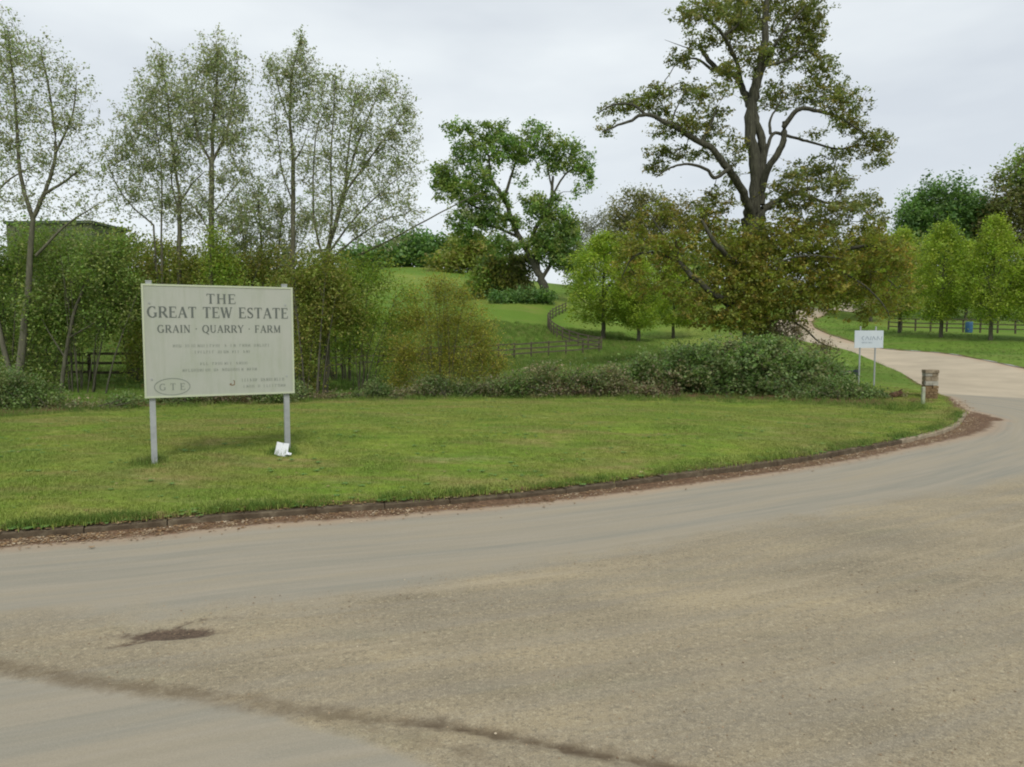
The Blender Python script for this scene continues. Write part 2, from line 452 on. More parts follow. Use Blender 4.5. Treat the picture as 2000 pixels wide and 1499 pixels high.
m_stone2 = simple('brown_stone', [(0.3, (0.11, 0.07, 0.035)), (0.55, (0.20, 0.135, 0.07)), (0.75, (0.30, 0.22, 0.13))], 7, 0.95, 0.2, 0.7, 0.02)
m_stoneg = simple('pale_grey_stone', [(0.3, (0.22, 0.21, 0.17)), (0.55, (0.36, 0.34, 0.28)), (0.75, (0.46, 0.44, 0.37))], 7, 0.95, 0.2, 0.7, 0.02)
m_peb = simple('pebble', [(0.3, (0.13, 0.09, 0.055)), (0.55, (0.33, 0.25, 0.16)), (0.72, (0.60, 0.52, 0.38))], 5, 0.9, 0.2, 0, 0.01, None, 2)
m_log = simple('rusty_brown_wood', [(0.3, (0.06, 0.032, 0.02)), (0.7, (0.15, 0.085, 0.05))], 6, 0.9, 0.2, 0.6, 0.02)

# leaves: every leaf carries its own colour
mleaf, t, b = mat('leaf', 0.55, 0.35)
ca = attr(t, 'col', 'Color')
L(t, ca, b.inputs['Base Color'])
tr = t.nodes.new('ShaderNodeBsdfTranslucent')
L(t, mixc(t, 1.0, ca, (1.15, 1.25, 0.7), 'MULTIPLY'), tr.inputs['Color'])
ms = t.nodes.new('ShaderNodeMixShader'); ms.inputs[0].default_value = 0.45
L(t, b.outputs[0], ms.inputs[1]); L(t, tr.outputs[0], ms.inputs[2])
L(t, ms.outputs[0], t.nodes['Material Output'].inputs['Surface'])

# ------------------------------------------------------------------ ground and road, one triangulation
pts = []
def jit(n_, a): return (R.rand(n_, 2) - .5) * a
def grid(x0, x1, y0, y1, s):
    X, Y = np.meshgrid(np.arange(x0, x1, s), np.arange(y0, y1, s * 0.9))
    X = X + (np.arange(X.shape[0])[:, None] % 2) * s * .5
    return np.c_[X.ravel(), Y.ravel()]
g1 = grid(-5.5, 5.5, 3.4, 9.5, 0.055)
g2 = grid(-9, 17, 2.6, 24, 0.22)
g3 = grid(-24, 42, -9, 40, 0.8)
g4 = grid(-70, 90, -40, 170, 2.4)
g5 = grid(-700, 700, -500, 760, 35)
def outside_box(P, x0, x1, y0, y1, m=0.0):
    return P[~((P[:, 0] > x0 - m) & (P[:, 0] < x1 + m) & (P[:, 1] > y0 - m) & (P[:, 1] < y1 + m))]
g2 = outside_box(g2, -5.5, 5.5, 3.4, 9.5, .05)
g3 = outside_box(g3, -9, 17, 2.6, 24, .2)
g4 = outside_box(g4, -24, 42, -9, 40, .6)
g5 = outside_box(g5, -70, 90, -40, 170, 5)
G = np.vstack([g1, g2, g3, g4, g5])
rp_ = np.vstack([road_poly, road_poly[:1]])
dl, _ = dist_line(G, rp_)
G = G[dl > 0.035]
nb = len(road_poly)
allp = [Vector(p) for p in np.vstack([road_poly, G])]
edges = [(i, (i + 1) % nb) for i in range(nb)]
vo, eo, fo, _, _, _ = delaunay_2d_cdt(allp, edges, [], 0, 1e-5, False)
VO = np.array([(v[0], v[1]) for v in vo]); FO = np.array([f for f in fo if len(f) == 3])
cen = VO[FO].mean(1)
ins = inside_poly(cen, road_poly)
h0 = H0(VO)

def build_sheet(name, faces, zadd, mat_, kind='structure'):
    used, inv = np.unique(faces, return_inverse=True)
    inv = inv.reshape(-1, 3)
    V = np.c_[VO[used], h0[used] + zadd[used]]
    return used, V, inv
# orientation
def orient(V, F):
    a, b_, c_ = V[F[:, 0]], V[F[:, 1]], V[F[:, 2]]
    cr_ = (b_[:, 0] - a[:, 0]) * (c_[:, 1] - a[:, 1]) - (b_[:, 1] - a[:, 1]) * (c_[:, 0] - a[:, 0])
    F = F.copy(); m = cr_ < 0; F[m] = F[m][:, ::-1]; return F
def fast_mesh(name, V, F, mat_, smooth=True):
    k = F.shape[1]
    me = bpy.data.meshes.new(name)
    me.vertices.add(len(V)); me.vertices.foreach_set('co', np.ascontiguousarray(V, np.float32).ravel())
    me.loops.add(F.size); me.loops.foreach_set('vertex_index', np.ascontiguousarray(F, np.int32).ravel())
    me.polygons.add(len(F)); me.polygons.foreach_set('loop_start', np.arange(0, F.size, k, dtype=np.int32))
    me.polygons.foreach_set('loop_total', np.full(len(F), k, np.int32))
    if smooth: me.polygons.foreach_set('use_smooth', np.ones(len(F), bool))
    me.update(calc_edges=True)
    if mat_: me.materials.append(mat_)
    return me
def add_attr(me, name, vals):
    a = me.attributes.new(name, 'FLOAT', 'POINT'); a.data.foreach_set('value', np.ascontiguousarray(vals, np.float32))

# ground
used, V, F = build_sheet('ground', FO[~ins], step(VO), mg)
P2 = V[:, :2]
dk, sk = dist_line(P2, kerb)
nz = np.sin(P2[:, 0] * 1.7 + 1.3 * np.sin(P2[:, 1] * .9)) * np.sin(P2[:, 1] * 1.3 + np.sin(P2[:, 0] * .6))
V[:, 2] += 0.02 * nz * np.clip(dk / 2, 0, 1)
# drain/ditch line behind the verge
F = orient(V, F)
me = fast_mesh('ground', V, F, mg)
back_line = np.array([W(*a)[:2] for a in [(-400, 840, 17), (-300, 835, 17.2), (0, 815, 18.3), (300, 799, 20.4), (600, 785, 22.3), (1000, 778, 23.4), (1400, 785, 22.2), (1700, 795, 20.9), (1745, 797, 20.6)]])
db, _ = dist_line(P2, back_line)
def behind_back(P):
    yb = np.interp(P[:, 0], back_line[:, 0], back_line[:, 1])
    return P[:, 1] - yb
bb = behind_back(P2)
field = np.clip((bb - 0.5) / 2.0, 0, 1) * (P2[:, 0] < 11.5) + (P2[:, 0] >= 11.5) * np.clip((P2[:, 1] - 24) / 4, 0, 1)
dl_, _ = dist_line(P2, left_c[:14])
soil = np.where((bb > 0.5) & (bb < 3.2) & (P2[:, 0] < 11.6), 0.75, 0.0)
soil = np.maximum(soil, np.clip(1 - dk / 0.30, 0, 1) * 0.62)
dl2, _ = dist_line(P2, left_c[:26]); dl3, _ = dist_line(P2, right_c)
soil = np.maximum(soil, np.clip(1 - np.minimum(dl2, dl3) / 0.5, 0, 1) * 0.55)
pil = W(1813, 786, 22.0)
soil = np.maximum(soil, np.clip(1.3 - np.hypot(P2[:, 0] - pil[0] + .35, (P2[:, 1] - pil[1]) * 1.2) / 0.75, 0, 1) * 0.8)
add_attr(me, 'field', field); add_attr(me, 'soil', soil)
go = bpy.data.objects.new('ground', me); col.objects.link(go)
tag(go, 'mown grass verge and green fields rising to the hill crest', kind='structure')
# thin turned-down edge of the turf along the road
sv, sf_ = [], []
rp3 = road_poly[:len(kerb) + len(left_c)]
for nm, line in (('a', rp3), ('b', right_c)):
    hh = H0(line); hs_ = step(line)
    o = len(sv)
    for q, z, st0 in zip(line, hh, hs_): sv += [(q[0], q[1], z + st0 + .0005), (q[0], q[1], z - 0.05)]
    sf_ += [(o + 2 * i, o + 2 * i + 1, o + 2 * i + 3, o + 2 * i + 2) for i in range(len(line) - 1)]
m_turf = simple('turf_edge', [(0.3, (0.05, 0.035, 0.018)), (0.55, (0.11, 0.09, 0.035)), (0.75, (0.13, 0.16, 0.04))], 9, 0.95, 0.1, 0.8, 0.03)
te = mesh_obj('turf_edge', sv, sf_, m_turf); tag(te, 'earthy cut edge of the turf along the road', kind='structure')

# road
used, V, F = build_sheet('road', FO[ins], np.zeros(len(VO)), mr)
P2 = V[:, :2]
dk, sk = dist_line(P2, kerb)
F = orient(V, F)
def pp(l): return np.array([plane_pt(*q) for q in l])
groove_main = catmull(pp([(640, 1392), (720, 1402), (860, 1415), (1000, 1441), (1150, 1472), (1320, 1505), (1500, 1560)]), 5)
groove_left = catmull(pp([(-300, 1250), (0, 1290), (170, 1318), (330, 1340), (450, 1358), (560, 1380), (660, 1394)]), 5)
dg, _ = dist_line(P2, groove_main)
dgl, _ = dist_line(P2, groove_left)
wob = 0.012 * np.sin(P2[:, 0] * 13) + 0.01 * np.sin(P2[:, 0] * 31 + 1)
_, sg_ = dist_line(P2, groove_main)
groove = np.clip(1.45 - np.abs(dg + wob) / 0.04, 0, 1) * (0.72 + .28 * np.sin(P2[:, 0] * 4.1) ** 2) * np.clip(0.15 + sg_ * 1.1, 0, 1)
band = np.clip(1 - np.abs(dgl - .03) / 0.19, 0, 1) * 0.8
band = np.maximum(band, np.clip(1 - dg / 0.17, 0, 1) * 0.8)
dd_, _ = dist_line(P2, catmull(pp([(600, 1385), (760, 1430), (900, 1468), (1000, 1505)]), 4))
band = np.maximum(band, np.clip(1 - dd_ / 0.25, 0, 1) * 0.62)
dtri, _ = dist_line(P2, pp([(862, 1398), (862, 1418)]))
groove = np.maximum(groove, np.clip(1 - dtri / 0.09, 0, 1) * 0.8)
pc = plane_pt(338, 1224)
ex = (P2[:, 0] - pc[0]); ey = (P2[:, 1] - pc[1]) - 0.10 * ex
patch = np.clip(1.45 - np.hypot(ex / 0.40, ey / 0.125), 0, 1)
dt, st = dist_line(P2, catmull(pp([(215, 1248), (300, 1232), (360, 1205), (430, 1192), (520, 1192), (640, 1184)]), 4))
patch = np.maximum(patch, np.clip(1 - dt / 0.10, 0, 1) * np.clip(1.05 - st * 0.45, 0, 1) * 0.8)
dt2, st2 = dist_line(P2, catmull(pp([(-200, 1230), (0, 1225), (120, 1212), (215, 1195)]), 4))
band = np.maximum(band, np.clip(1 - dt2 / 0.16, 0, 1) * 0.42)
lane_edge = pp([(-900, 1190), (-300, 1200), (0, 1195), (300, 1190), (600, 1170), (900, 1125), (1150, 1085), (1400, 1040), (1700, 985), (2000, 930), (2500, 860)])
def above(P, line):
    return P[:, 1] - np.interp(P[:, 0], line[:, 0], line[:, 1])
lane_m = np.clip(0.5 + above(P2, lane_edge) / 1.4, 0, 1)
lower = pp([(-600, 1210), (0, 1302), (420, 1362), (560, 1398), (700, 1440), (850, 1499), (950, 1600)])
lane_m = np.maximum(lane_m, np.clip(0.5 - above(P2, lower) / 0.28, 0, 1) * (P2[:, 0] < 0.3))
gutter = np.clip(1.25 - dk / 0.42, 0, 1)
crn = np.array(plane_pt(1880, 828))
wid = 0.60 + 0.5 * np.exp(-((P2[:, 0] - crn[0]) ** 2 + (P2[:, 1] - crn[1]) ** 2) / 9.0)
gutter = np.clip(1.25 - dk / wid, 0, 1)
dle, _ = dist_line(P2, left_c[:16])
gutter = np.maximum(gutter, np.clip(1.15 - dle / 0.62, 0, 1) * 0.8)
dtail, stail = dist_line(P2, pp([(1872, 832), (1905, 824), (1940, 823)]))
gutter = np.maximum(gutter, np.clip(1.1 - dtail / 0.5, 0, 1) * 0.9)
dre, _ = dist_line(P2, right_c)
gutter = np.maximum(gutter, np.clip(1 - dre / 0.4, 0, 1) * 0.5)
seam = np.array([plane_pt(1850, 783), plane_pt(1900, 777, 0.25), (40.0, 24.0)])
drive = np.clip(0.5 + (P2[:, 1] - 24.2) / 0.5, 0, 1)
V[:, 2] -= 0.022 * np.clip(groove, 0, 1) + 0.035 * patch
V[:, 2] += 0.012 * np.clip(gutter, 0, 1) * (1 + np.sin(P2[:, 0] * 5) * np.sin(P2[:, 1] * 6))
V[:, 2] += 0.006 * np.sin(P2[:, 0] * 1.1 + P2[:, 1] * .5) * np.sin(P2[:, 1] * 1.7)
me = fast_mesh('road', V, F, mr)
for k_, v_ in (('lane_mask', lane_m), ('groove', groove), ('gutter', gutter), ('patch', patch), ('drive', drive), ('rough_band', band)): add_attr(me, k_, v_)
uv = me.uv_layers.new(name='lane')
# streaks follow the sweep of the verge but straighten towards the viewer
vx, vy = sk.copy(), dk.copy()
li = np.zeros(len(me.loops), np.int32); me.loops.foreach_get('vertex_index', li)
uv.data.foreach_set('uv', np.c_[vx[li], vy[li]].astype(np.float32).ravel())
ro = bpy.data.objects.new('road', me); col.objects.link(ro)
tag(ro, 'dusty pale asphalt road sweeping into the estate drive', kind='structure')

# ------------------------------------------------------------------ kerb of single stones
kp = empty('kerb', (kerb[20][0], kerb[20][1], 0)); tag(kp, 'low dirty stone kerb round the grass verge', kind='structure')
seglen = np.r_[0, np.cumsum(np.hypot(*np.diff(kerb, axis=0).T))]
def along(line, cum, s):
    return np.array([np.interp(s, cum, line[:, 0]), np.interp(s, cum, line[:, 1])])
s = seglen[-1]
kk = 0
while s > seglen[6]:
    ln = 0.90
    a, b_ = along(kerb, seglen, s), along(kerb, seglen, s - ln + 0.007)
    d = b_ - a; Lk = np.hypot(*d); d /= Lk
    nrm = np.array([-d[1], d[0]])
    mid = (a + b_) / 2
    if inside_poly(np.array([mid + nrm * 0.3]), road_poly)[0] is np.False_ or not inside_poly(np.array([mid + nrm * 0.3]), road_poly)[0]: nrm = -nrm
    c_ = mid + nrm * 0.066
    z0 = float(H0([c_])[0])
    sink = rnd.uniform(-0.012, 0.006) - (0.02 if kk > 14 else 0)
    v, f = box(0, 0, 0, Lk, 0.13, 0.24, 0.012, 0)
    o = mesh_obj('kerb_stone', v, f, m_kerb2 if kk < 7 else m_kerb, kp)
    o.location = (c_[0] - kp.location[0], c_[1] - kp.location[1], z0 - 0.12 + 0.098 + sink)
    o.rotation_euler = (rnd.uniform(-.03, .03), rnd.uniform(-.006, .006), math.atan2(d[1], d[0]))
    s -= ln; kk += 1

# ------------------------------------------------------------------ instanced stuff
def scatter(name, P, scale, rotz, proto_me, material, label, extra=None):
    me = bpy.data.meshes.new(name)
    me.vertices.add(len(P)); me.vertices.foreach_set('co', np.ascontiguousarray(P, np.float32).ravel())
    me.update()
    add_attr(me, 'sc', scale); add_attr(me, 'rz', rotz); add_attr(me, 'rv', R.rand(len(P)))
    me.materials.append(material)
    o = bpy.data.objects.new(name, me); col.objects.link(o)
    src = bpy.data.objects.new(name + '_source', proto_me)
    ng = bpy.data.node_groups.new(name, 'GeometryNodeTree')
    ng.interface.new_socket('Geometry', in_out='INPUT', socket_type='NodeSocketGeometry')
    ng.interface.new_socket('Geometry', in_out='OUTPUT', socket_type='NodeSocketGeometry')
    nn = ng.nodes.new; lk = ng.links.new
    gi, go_ = nn('NodeGroupInput'), nn('NodeGroupOutput')
    oi_ = nn('GeometryNodeObjectInfo'); oi_.inputs['Object'].default_value = src
    ip = nn('GeometryNodeInstanceOnPoints')
    a1 = nn('GeometryNodeInputNamedAttribute'); a1.data_type = 'FLOAT'; a1.inputs['Name'].default_value = 'sc'
    a2 = nn('GeometryNodeInputNamedAttribute'); a2.data_type = 'FLOAT'; a2.inputs['Name'].default_value = 'rz'
    cx = nn('ShaderNodeCombineXYZ')
    lk(a2.outputs[0], cx.inputs['Z'])
    e2r = nn('FunctionNodeEulerToRotation'); lk(cx.outputs[0], e2r.inputs[0])
    lk(gi.outputs[0], ip.inputs['Points']); lk(oi_.outputs['Geometry'], ip.inputs['Instance'])
    lk(e2r.outputs[0], ip.inputs['Rotation']); lk(a1.outputs[0], ip.inputs['Scale'])
    lk(ip.outputs[0], go_.inputs[0])
    md = o.modifiers.new('scatter', 'NODES'); md.node_group = ng
    tag(o, label, kind='stuff')
    return o
def tuft_mesh(name, nbl, spread, h, wd, material, seed):
    r = random.Random(seed)
    V, F = [], []
    rv = []
    for i in range(nbl):
        x, y = r.gauss(0, spread), r.gauss(0, spread)
        a = r.uniform(0, 6.28); hh = h * r.uniform(.5, 1.15); lean = r.uniform(.1, .8) * hh
        dx, dy = math.cos(a), math.sin(a); px_, py_ = -dy * wd * .5, dx * wd * .5
        o = len(V)
        V += [(x - px_, y - py_, -0.01), (x + px_, y + py_, -0.01), (x + dx * lean * .35 + px_ * .7, y + dy * lean * .35 + py_ * .7, hh * .6), (x + dx * lean * .35 - px_ * .7, y + dy * lean * .35 - py_ * .7, hh * .6), (x + dx * lean, y + dy * lean, hh)]
        F += [(o, o + 1, o + 2, o + 3), (o + 3, o + 2, o + 4)]
        rv += [r.random()] * 5
    me = bpy.data.meshes.new(name); me.from_pydata(V, [], F); me.materials.append(material)
    add_attr(me, 'rv', rv)
    return me
# mown verge
tm = tuft_mesh('tuft', 16, 0.05, 0.030, 0.006, mblade, 3)
n_ = 150000
P = np.c_[R.uniform(-13, 13.5, n_), 6.5 + 18.5 * R.rand(n_) ** 1.25]
P = P[~inside_poly(P, road_poly)]
P = P[(behind_back(P) < 0.6) | (P[:, 0] > 11)]
P = P[np.abs(P[:, 0]) < P[:, 1] * 0.76 + 1.2]
dk_, _ = dist_line(P, kerb)
P = P[(dk_ > 0.02)]; dk_ = dk_[dk_ > 0.02]
nzv = 0.02 * np.sin(P[:, 0] * 1.7 + 1.3 * np.sin(P[:, 1] * .9)) * np.sin(P[:, 1] * 1.3 + np.sin(P[:, 0] * .6)) * np.clip(dk_ / 2, 0, 1)
z = H0(P) + step(P) + nzv
sc_ = R.uniform(.55, 1.25, len(P)) * np.where(dk_ < 0.35, 1.5, 1.0) * (1 + 0.25 * np.sin(P[:, 0] * 2.1) * np.sin(P[:, 1] * 1.7))
scatter('mown_grass', np.c_[P, z], sc_, R.uniform(0, 6.28, len(P)), tm, mblade, 'short mown grass with worn yellow patches on the verge')
# longer grass: ditch, fence lines, drive edges
tl = tuft_mesh('long_tuft', 16, 0.09, 0.20, 0.011, mlong, 5)
n_ = 60000
P = np.c_[R.uniform(-30, 36, n_), R.uniform(17, 75, n_)]
P = P[~inside_poly(P, road_poly)]
bbv = behind_back(P)
keep = ((bbv > 0.3) & (P[:, 0] < 11.3)) | ((P[:, 0] >= 11.3) & (P[:, 1] > 24))
P = P[keep & (np.abs(P[:, 0]) < P[:, 1] * 0.74 + 1)]
m3 = R.rand(len(P)) < np.where(P[:, 0] > 13, 0.35, 1.0)
P = P[m3]
scl = np.where(P[:, 0] > 11.3, 0.40, 0.8) * R.uniform(.5, 1.3, len(P)) * np.clip(P[:, 1] / 30, .8, 1.4)
scatter('rough_grass', np.c_[P, H0(P) + step(P)], scl, R.uniform(0, 6.28, len(P)), tl, mlong, 'rough longer grass across the paddock and ditch bank')
# gutter grit and loose chippings
ic = bpy.data.meshes.new('chip')
V0 = [(-1, -.7, 0), (.8, -.9, .05), (1, .6, 0), (-.6, .9, 0), (-.5, -.3, .6), (.5, -.2, .7), (.3, .5, .55)]
ic.from_pydata([(a * .5, b_ * .5, c_ * .5) for a, b_, c_ in V0], [], [(0, 1, 5, 4), (1, 2, 6, 5), (2, 3, 6), (3, 0, 4), (3, 4, 6), (4, 5, 6)])
ic.materials.append(m_peb)
i_ = R.randint(8, len(kerb) - 1, 5200); tt = R.rand(5200)
base = kerb[i_ - 1] * (1 - tt)[:, None] + kerb[i_] * tt[:, None]
dv = kerb[i_] - kerb[i_ - 1]; nv = np.c_[dv[:, 1], -dv[:, 0]]; nv /= np.linalg.norm(nv, axis=1)[:, None]
tst = inside_poly(base + nv * .2, road_poly); nv[~tst] *= -1
P = base + nv * (0.14 + np.abs(R.normal(0, .17, 5200)))[:, None]
scp = 0.012 + 0.022 * R.rand(len(P)) ** 3
P3 = np.c_[P, H0(P) + 0.010]
n_ = 9000
Q = np.c_[R.uniform(-6, 9, n_), R.uniform(3.4, 11, n_)]
Q = Q[inside_poly(Q, road_poly) & (above(Q, lane_edge) < .3) & ~((above(Q, lower) < 0) & (Q[:, 0] < .3))]
i_ = R.randint(1, 14, 500)
E = left_c[i_] + R.normal(0, .3, (500, 2)); E = E[inside_poly(E, road_poly)]
P3 = np.vstack([P3, np.c_[Q, H0(Q) + 0.001], np.c_[E, H0(E) + 0.006]])
scp = np.r_[scp, 0.006 + 0.012 * R.rand(len(Q)) ** 3, 0.02 + 0.05 * R.rand(len(E)) ** 2]
scatter('loose_gravel', P3, scp, R.uniform(0, 6.28, len(P3)), ic, m_peb, 'small stones and grit in the gutter and on the road')

m_litter = simple('dead_leaf', [(0.3, (0.12, 0.065, 0.03)), (0.5, (0.25, 0.15, 0.07)), (0.7, (0.46, 0.36, 0.21))], 3, 0.8, 0.2, 0, 0.01, None, 2)
lm_ = bpy.data.meshes.new('litter_leaf')
lm_.from_pydata([(-1, 0, 0), (-.3, .55, .12), (.5, .45, .05), (1, 0, .25), (.4, -.5, .10), (-.4, -.45, .02), (0, 0, .06)], [], [(0, 6, 1), (1, 6, 2), (2, 6, 3), (3, 6, 4), (4, 6, 5), (5, 6, 0)])
lm_.materials.append(m_litter)
nL = 2600
i_ = R.randint(8, len(kerb) - 1, nL); tt = R.rand(nL)
base = kerb[i_ - 1] * (1 - tt)[:, None] + kerb[i_] * tt[:, None]
dv = kerb[i_] - kerb[i_ - 1]; nv = np.c_[dv[:, 1], -dv[:, 0]]; nv /= np.linalg.norm(nv, axis=1)[:, None]
tst = inside_poly(base + nv * .2, road_poly); nv[~tst] *= -1
offs = R.normal(0.16, .17, nL); P = base + nv * offs[:, None]
zo = np.where(offs < 0, 0.13, np.where(offs < 0.13, 0.10, 0.015))
Q = np.c_[R.uniform(-9, 12, 500), R.uniform(8, 22, 500)]; Q = Q[~inside_poly(Q, road_poly) & (behind_back(Q) < .3)]
P3 = np.vstack([np.c_[P, H0(P) + zo], np.c_[Q, H0(Q) + .14]])
scatter('leaf_litter', P3, R.uniform(.012, .034, len(P3)), R.uniform(0, 6.28, len(P3)), lm_, m_litter, 'dry brown leaves blown against the kerb and on the verge')
# broad leaved weeds and tussocks in the lawn and at the kerb
m_weed = simple('weed_leaf', [(0.3, (0.07, 0.16, 0.03)), (0.7, (0.16, 0.27, 0.06))], 3, 0.7, 0.3, 0)
wv, wf = [], []
rw = random.Random(4)
for i in range(11):
    a = i * 2.4; ln = rw.uniform(.6, 1.1); c1, s1 = math.cos(a), math.sin(a); wd = .16; o = len(wv)
    wv += [(0, 0, 0), (c1 * ln * .5 - s1 * wd, s1 * ln * .5 + c1 * wd, .25), (c1 * ln, s1 * ln, .16), (c1 * ln * .5 + s1 * wd, s1 * ln * .5 - c1 * wd, .25)]
    wf.append((o, o + 1, o + 2, o + 3))
wm_ = bpy.data.meshes.new('weed_rosette'); wm_.from_pydata(wv, [], wf); wm_.materials.append(m_weed)
Q = np.c_[R.uniform(-11, 12, 2600), R.uniform(7.5, 23, 2600)]; Q = Q[~inside_poly(Q, road_poly) & (behind_back(Q) < .3)]
cl = np.sin(Q[:, 0] * 1.9 + 2) * np.sin(Q[:, 1] * 2.3) ; Q = Q[cl > .15]
i_ = R.randint(8, len(kerb) - 1, 260); E = kerb[i_] + R.normal(0, .05, (260, 2))
P3 = np.vstack([np.c_[Q, H0(Q) + .115], np.c_[E, H0(E) + .10]])
scatter('weeds', P3, R.uniform(.03, .085, len(P3)), R.uniform(0, 6.28, len(P3)), wm_, m_weed, 'broad leaved weeds dotted through the verge grass and over the kerb')
# tussocks: round the sign posts, over the kerb, along the verge back
i_ = R.randint(6, len(kerb) - 1, 2600); tt = R.rand(2600)
base = kerb[i_ - 1] * (1 - tt)[:, None] + kerb[i_] * tt[:, None]
dv = kerb[i_] - kerb[i_ - 1]; nv = np.c_[dv[:, 1], -dv[:, 0]]; nv /= np.linalg.norm(nv, axis=1)[:, None]
tst = inside_poly(base + nv * .2, road_poly); nv[tst] *= -1
E = base + nv * (np.abs(R.normal(0, .12, 2600)) - 0.03)[:, None]
den = np.sin(E[:, 0] * 2.7 + E[:, 1]) + np.sin(E[:, 0] * 6.1) * .5 > -.5; E = E[den]
X_ = []
for a_ in [(291, 11.75), (556, 12.55)]:
    g_ = ground_at(*a_)[:2]; X_.append(g_ + R.normal(0, .10, (70, 2)))
X_ = np.vstack(X_)
Q = np.c_[R.uniform(-15, 12, 9000), R.uniform(16, 25, 9000)]; bq = behind_back(Q); Q = Q[(bq > -.35) & (bq < .7)]
E3 = np.vstack([np.c_[E, H0(E) + .10], np.c_[X_, H0(X_) + .11], np.c_[Q, H0(Q) + step(Q)]])
scatter('tussock_grass', E3, np.r_[R.uniform(.2, .5, len(E)), R.uniform(.3, .7, len(X_)), R.uniform(.3, .9, len(Q))], R.uniform(0, 6.28, len(E3)), tl, mlong, 'longer tussocks against the kerb, the sign posts and the back of the verge')

# ------------------------------------------------------------------ trees
def tube_net(branches, k_of):
    """branches: list of (points Nx3, radii N) -> verts, quads"""
    VV, FF = [], []; off = 0
    for P_, r_ in branches:
        P_ = np.asarray(P_, float); n__ = len(P_)
        if n__ < 2: continue
        k = k_of(r_[0])
        T = np.gradient(P_, axis=0); T /= (np.linalg.norm(T, axis=1)[:, None] + 1e-9)
        ref = np.where(np.abs(T[:, 2:3]) < 0.85, np.array([[0, 0, 1.0]]), np.array([[1.0, 0, 0]]))
        ref[:] = ref[0]
        U = np.cross(T, ref); U /= (np.linalg.norm(U, axis=1)[:, None] + 1e-9)
        Wv = np.cross(T, U)
        a = np.arange(k) * 2 * math.pi / k
        ring = P_[:, None, :] + r_[:, None, None] * (np.cos(a)[None, :, None] * U[:, None, :] + np.sin(a)[None, :, None] * Wv[:, None, :])
        VV.append(ring.reshape(-1, 3))
        i = np.arange(n__ - 1)[:, None] * k; j = np.arange(k)[None, :]; j2 = (j + 1) % k
        FF.append((np.stack([i + j, i + j2, i + k + j2, i + k + j], -1).reshape(-1, 4)) + off)
        off += n__ * k
    return np.vstack(VV), np.vstack(FF)

def grow(limbs, att, seg, wig, rmin, expo=2.4, up=0.0):
    """limbs: list of (pts, radii). att: Nx3 growth points. returns branches"""
    pts_, par, rad, tips = [], [], [], []
    nodes = np.zeros((200000, 3)); cnt = 0; parent = []
    fixed = []
    out_limbs = []
    for lp, lr in limbs:
        idx = []
        for q, r_ in zip(lp, lr):
            nodes[cnt] = q; parent.append(idx[-1] if idx else -1); fixed.append(r_); idx.append(cnt); cnt += 1
    nl = cnt
    d0 = np.min(np.linalg.norm(att[:, None, :] - nodes[None, :nl, :], axis=2), axis=1)
    order = np.argsort(d0)
    chains = []
    for ai in order:
        q = att[ai]
        dv = nodes[:cnt] - q
        dd = np.einsum('ij,ij->i', dv, dv)
        # prefer to come from below / inside
        if up: dd = dd * (1 + up * (dv[:, 2] > 0))
        j = int(np.argmin(dd)); dist = math.sqrt(float(((nodes[j] - q) ** 2).sum()))
        if dist < 0.03: continue
        ns = max(1, int(dist / seg))
        ch = [j]
        st = nodes[j].copy(); sd_ = R.normal(0, 1, 3) * dist * wig
        for k in range(1, ns + 1):
            tt_ = k / ns
            nodes[cnt] = st + (q - st) * tt_ + sd_ * math.sin(math.pi * tt_) + (R.normal(0, 1, 3) * seg * 0.10 if k < ns else 0)
            parent.append(ch[-1]); fixed.append(0.0); ch.append(cnt); cnt += 1
        chains.append(ch)
    acc = np.zeros(cnt)
    children = np.zeros(cnt, int)
    for i in range(nl, cnt): children[parent[i]] += 1
    for i in range(cnt - 1, nl - 1, -1):
        if acc[i] == 0: acc[i] = rmin ** expo
        acc[parent[i]] += acc[i]
    r_all = acc ** (1 / expo)
    br = [(np.array(lp), np.array(lr)) for lp, lr in limbs]
    for ch in chains:
        rr = r_all[ch].copy()
        rr[0] = min(rr[1] * 1.05, r_all[ch[0]] if ch[0] >= nl else rr[1] * 1.3)
        br.append((nodes[ch].copy(), rr))
    return br, nodes[nl:cnt], [nodes[c[-1]] for c in chains]

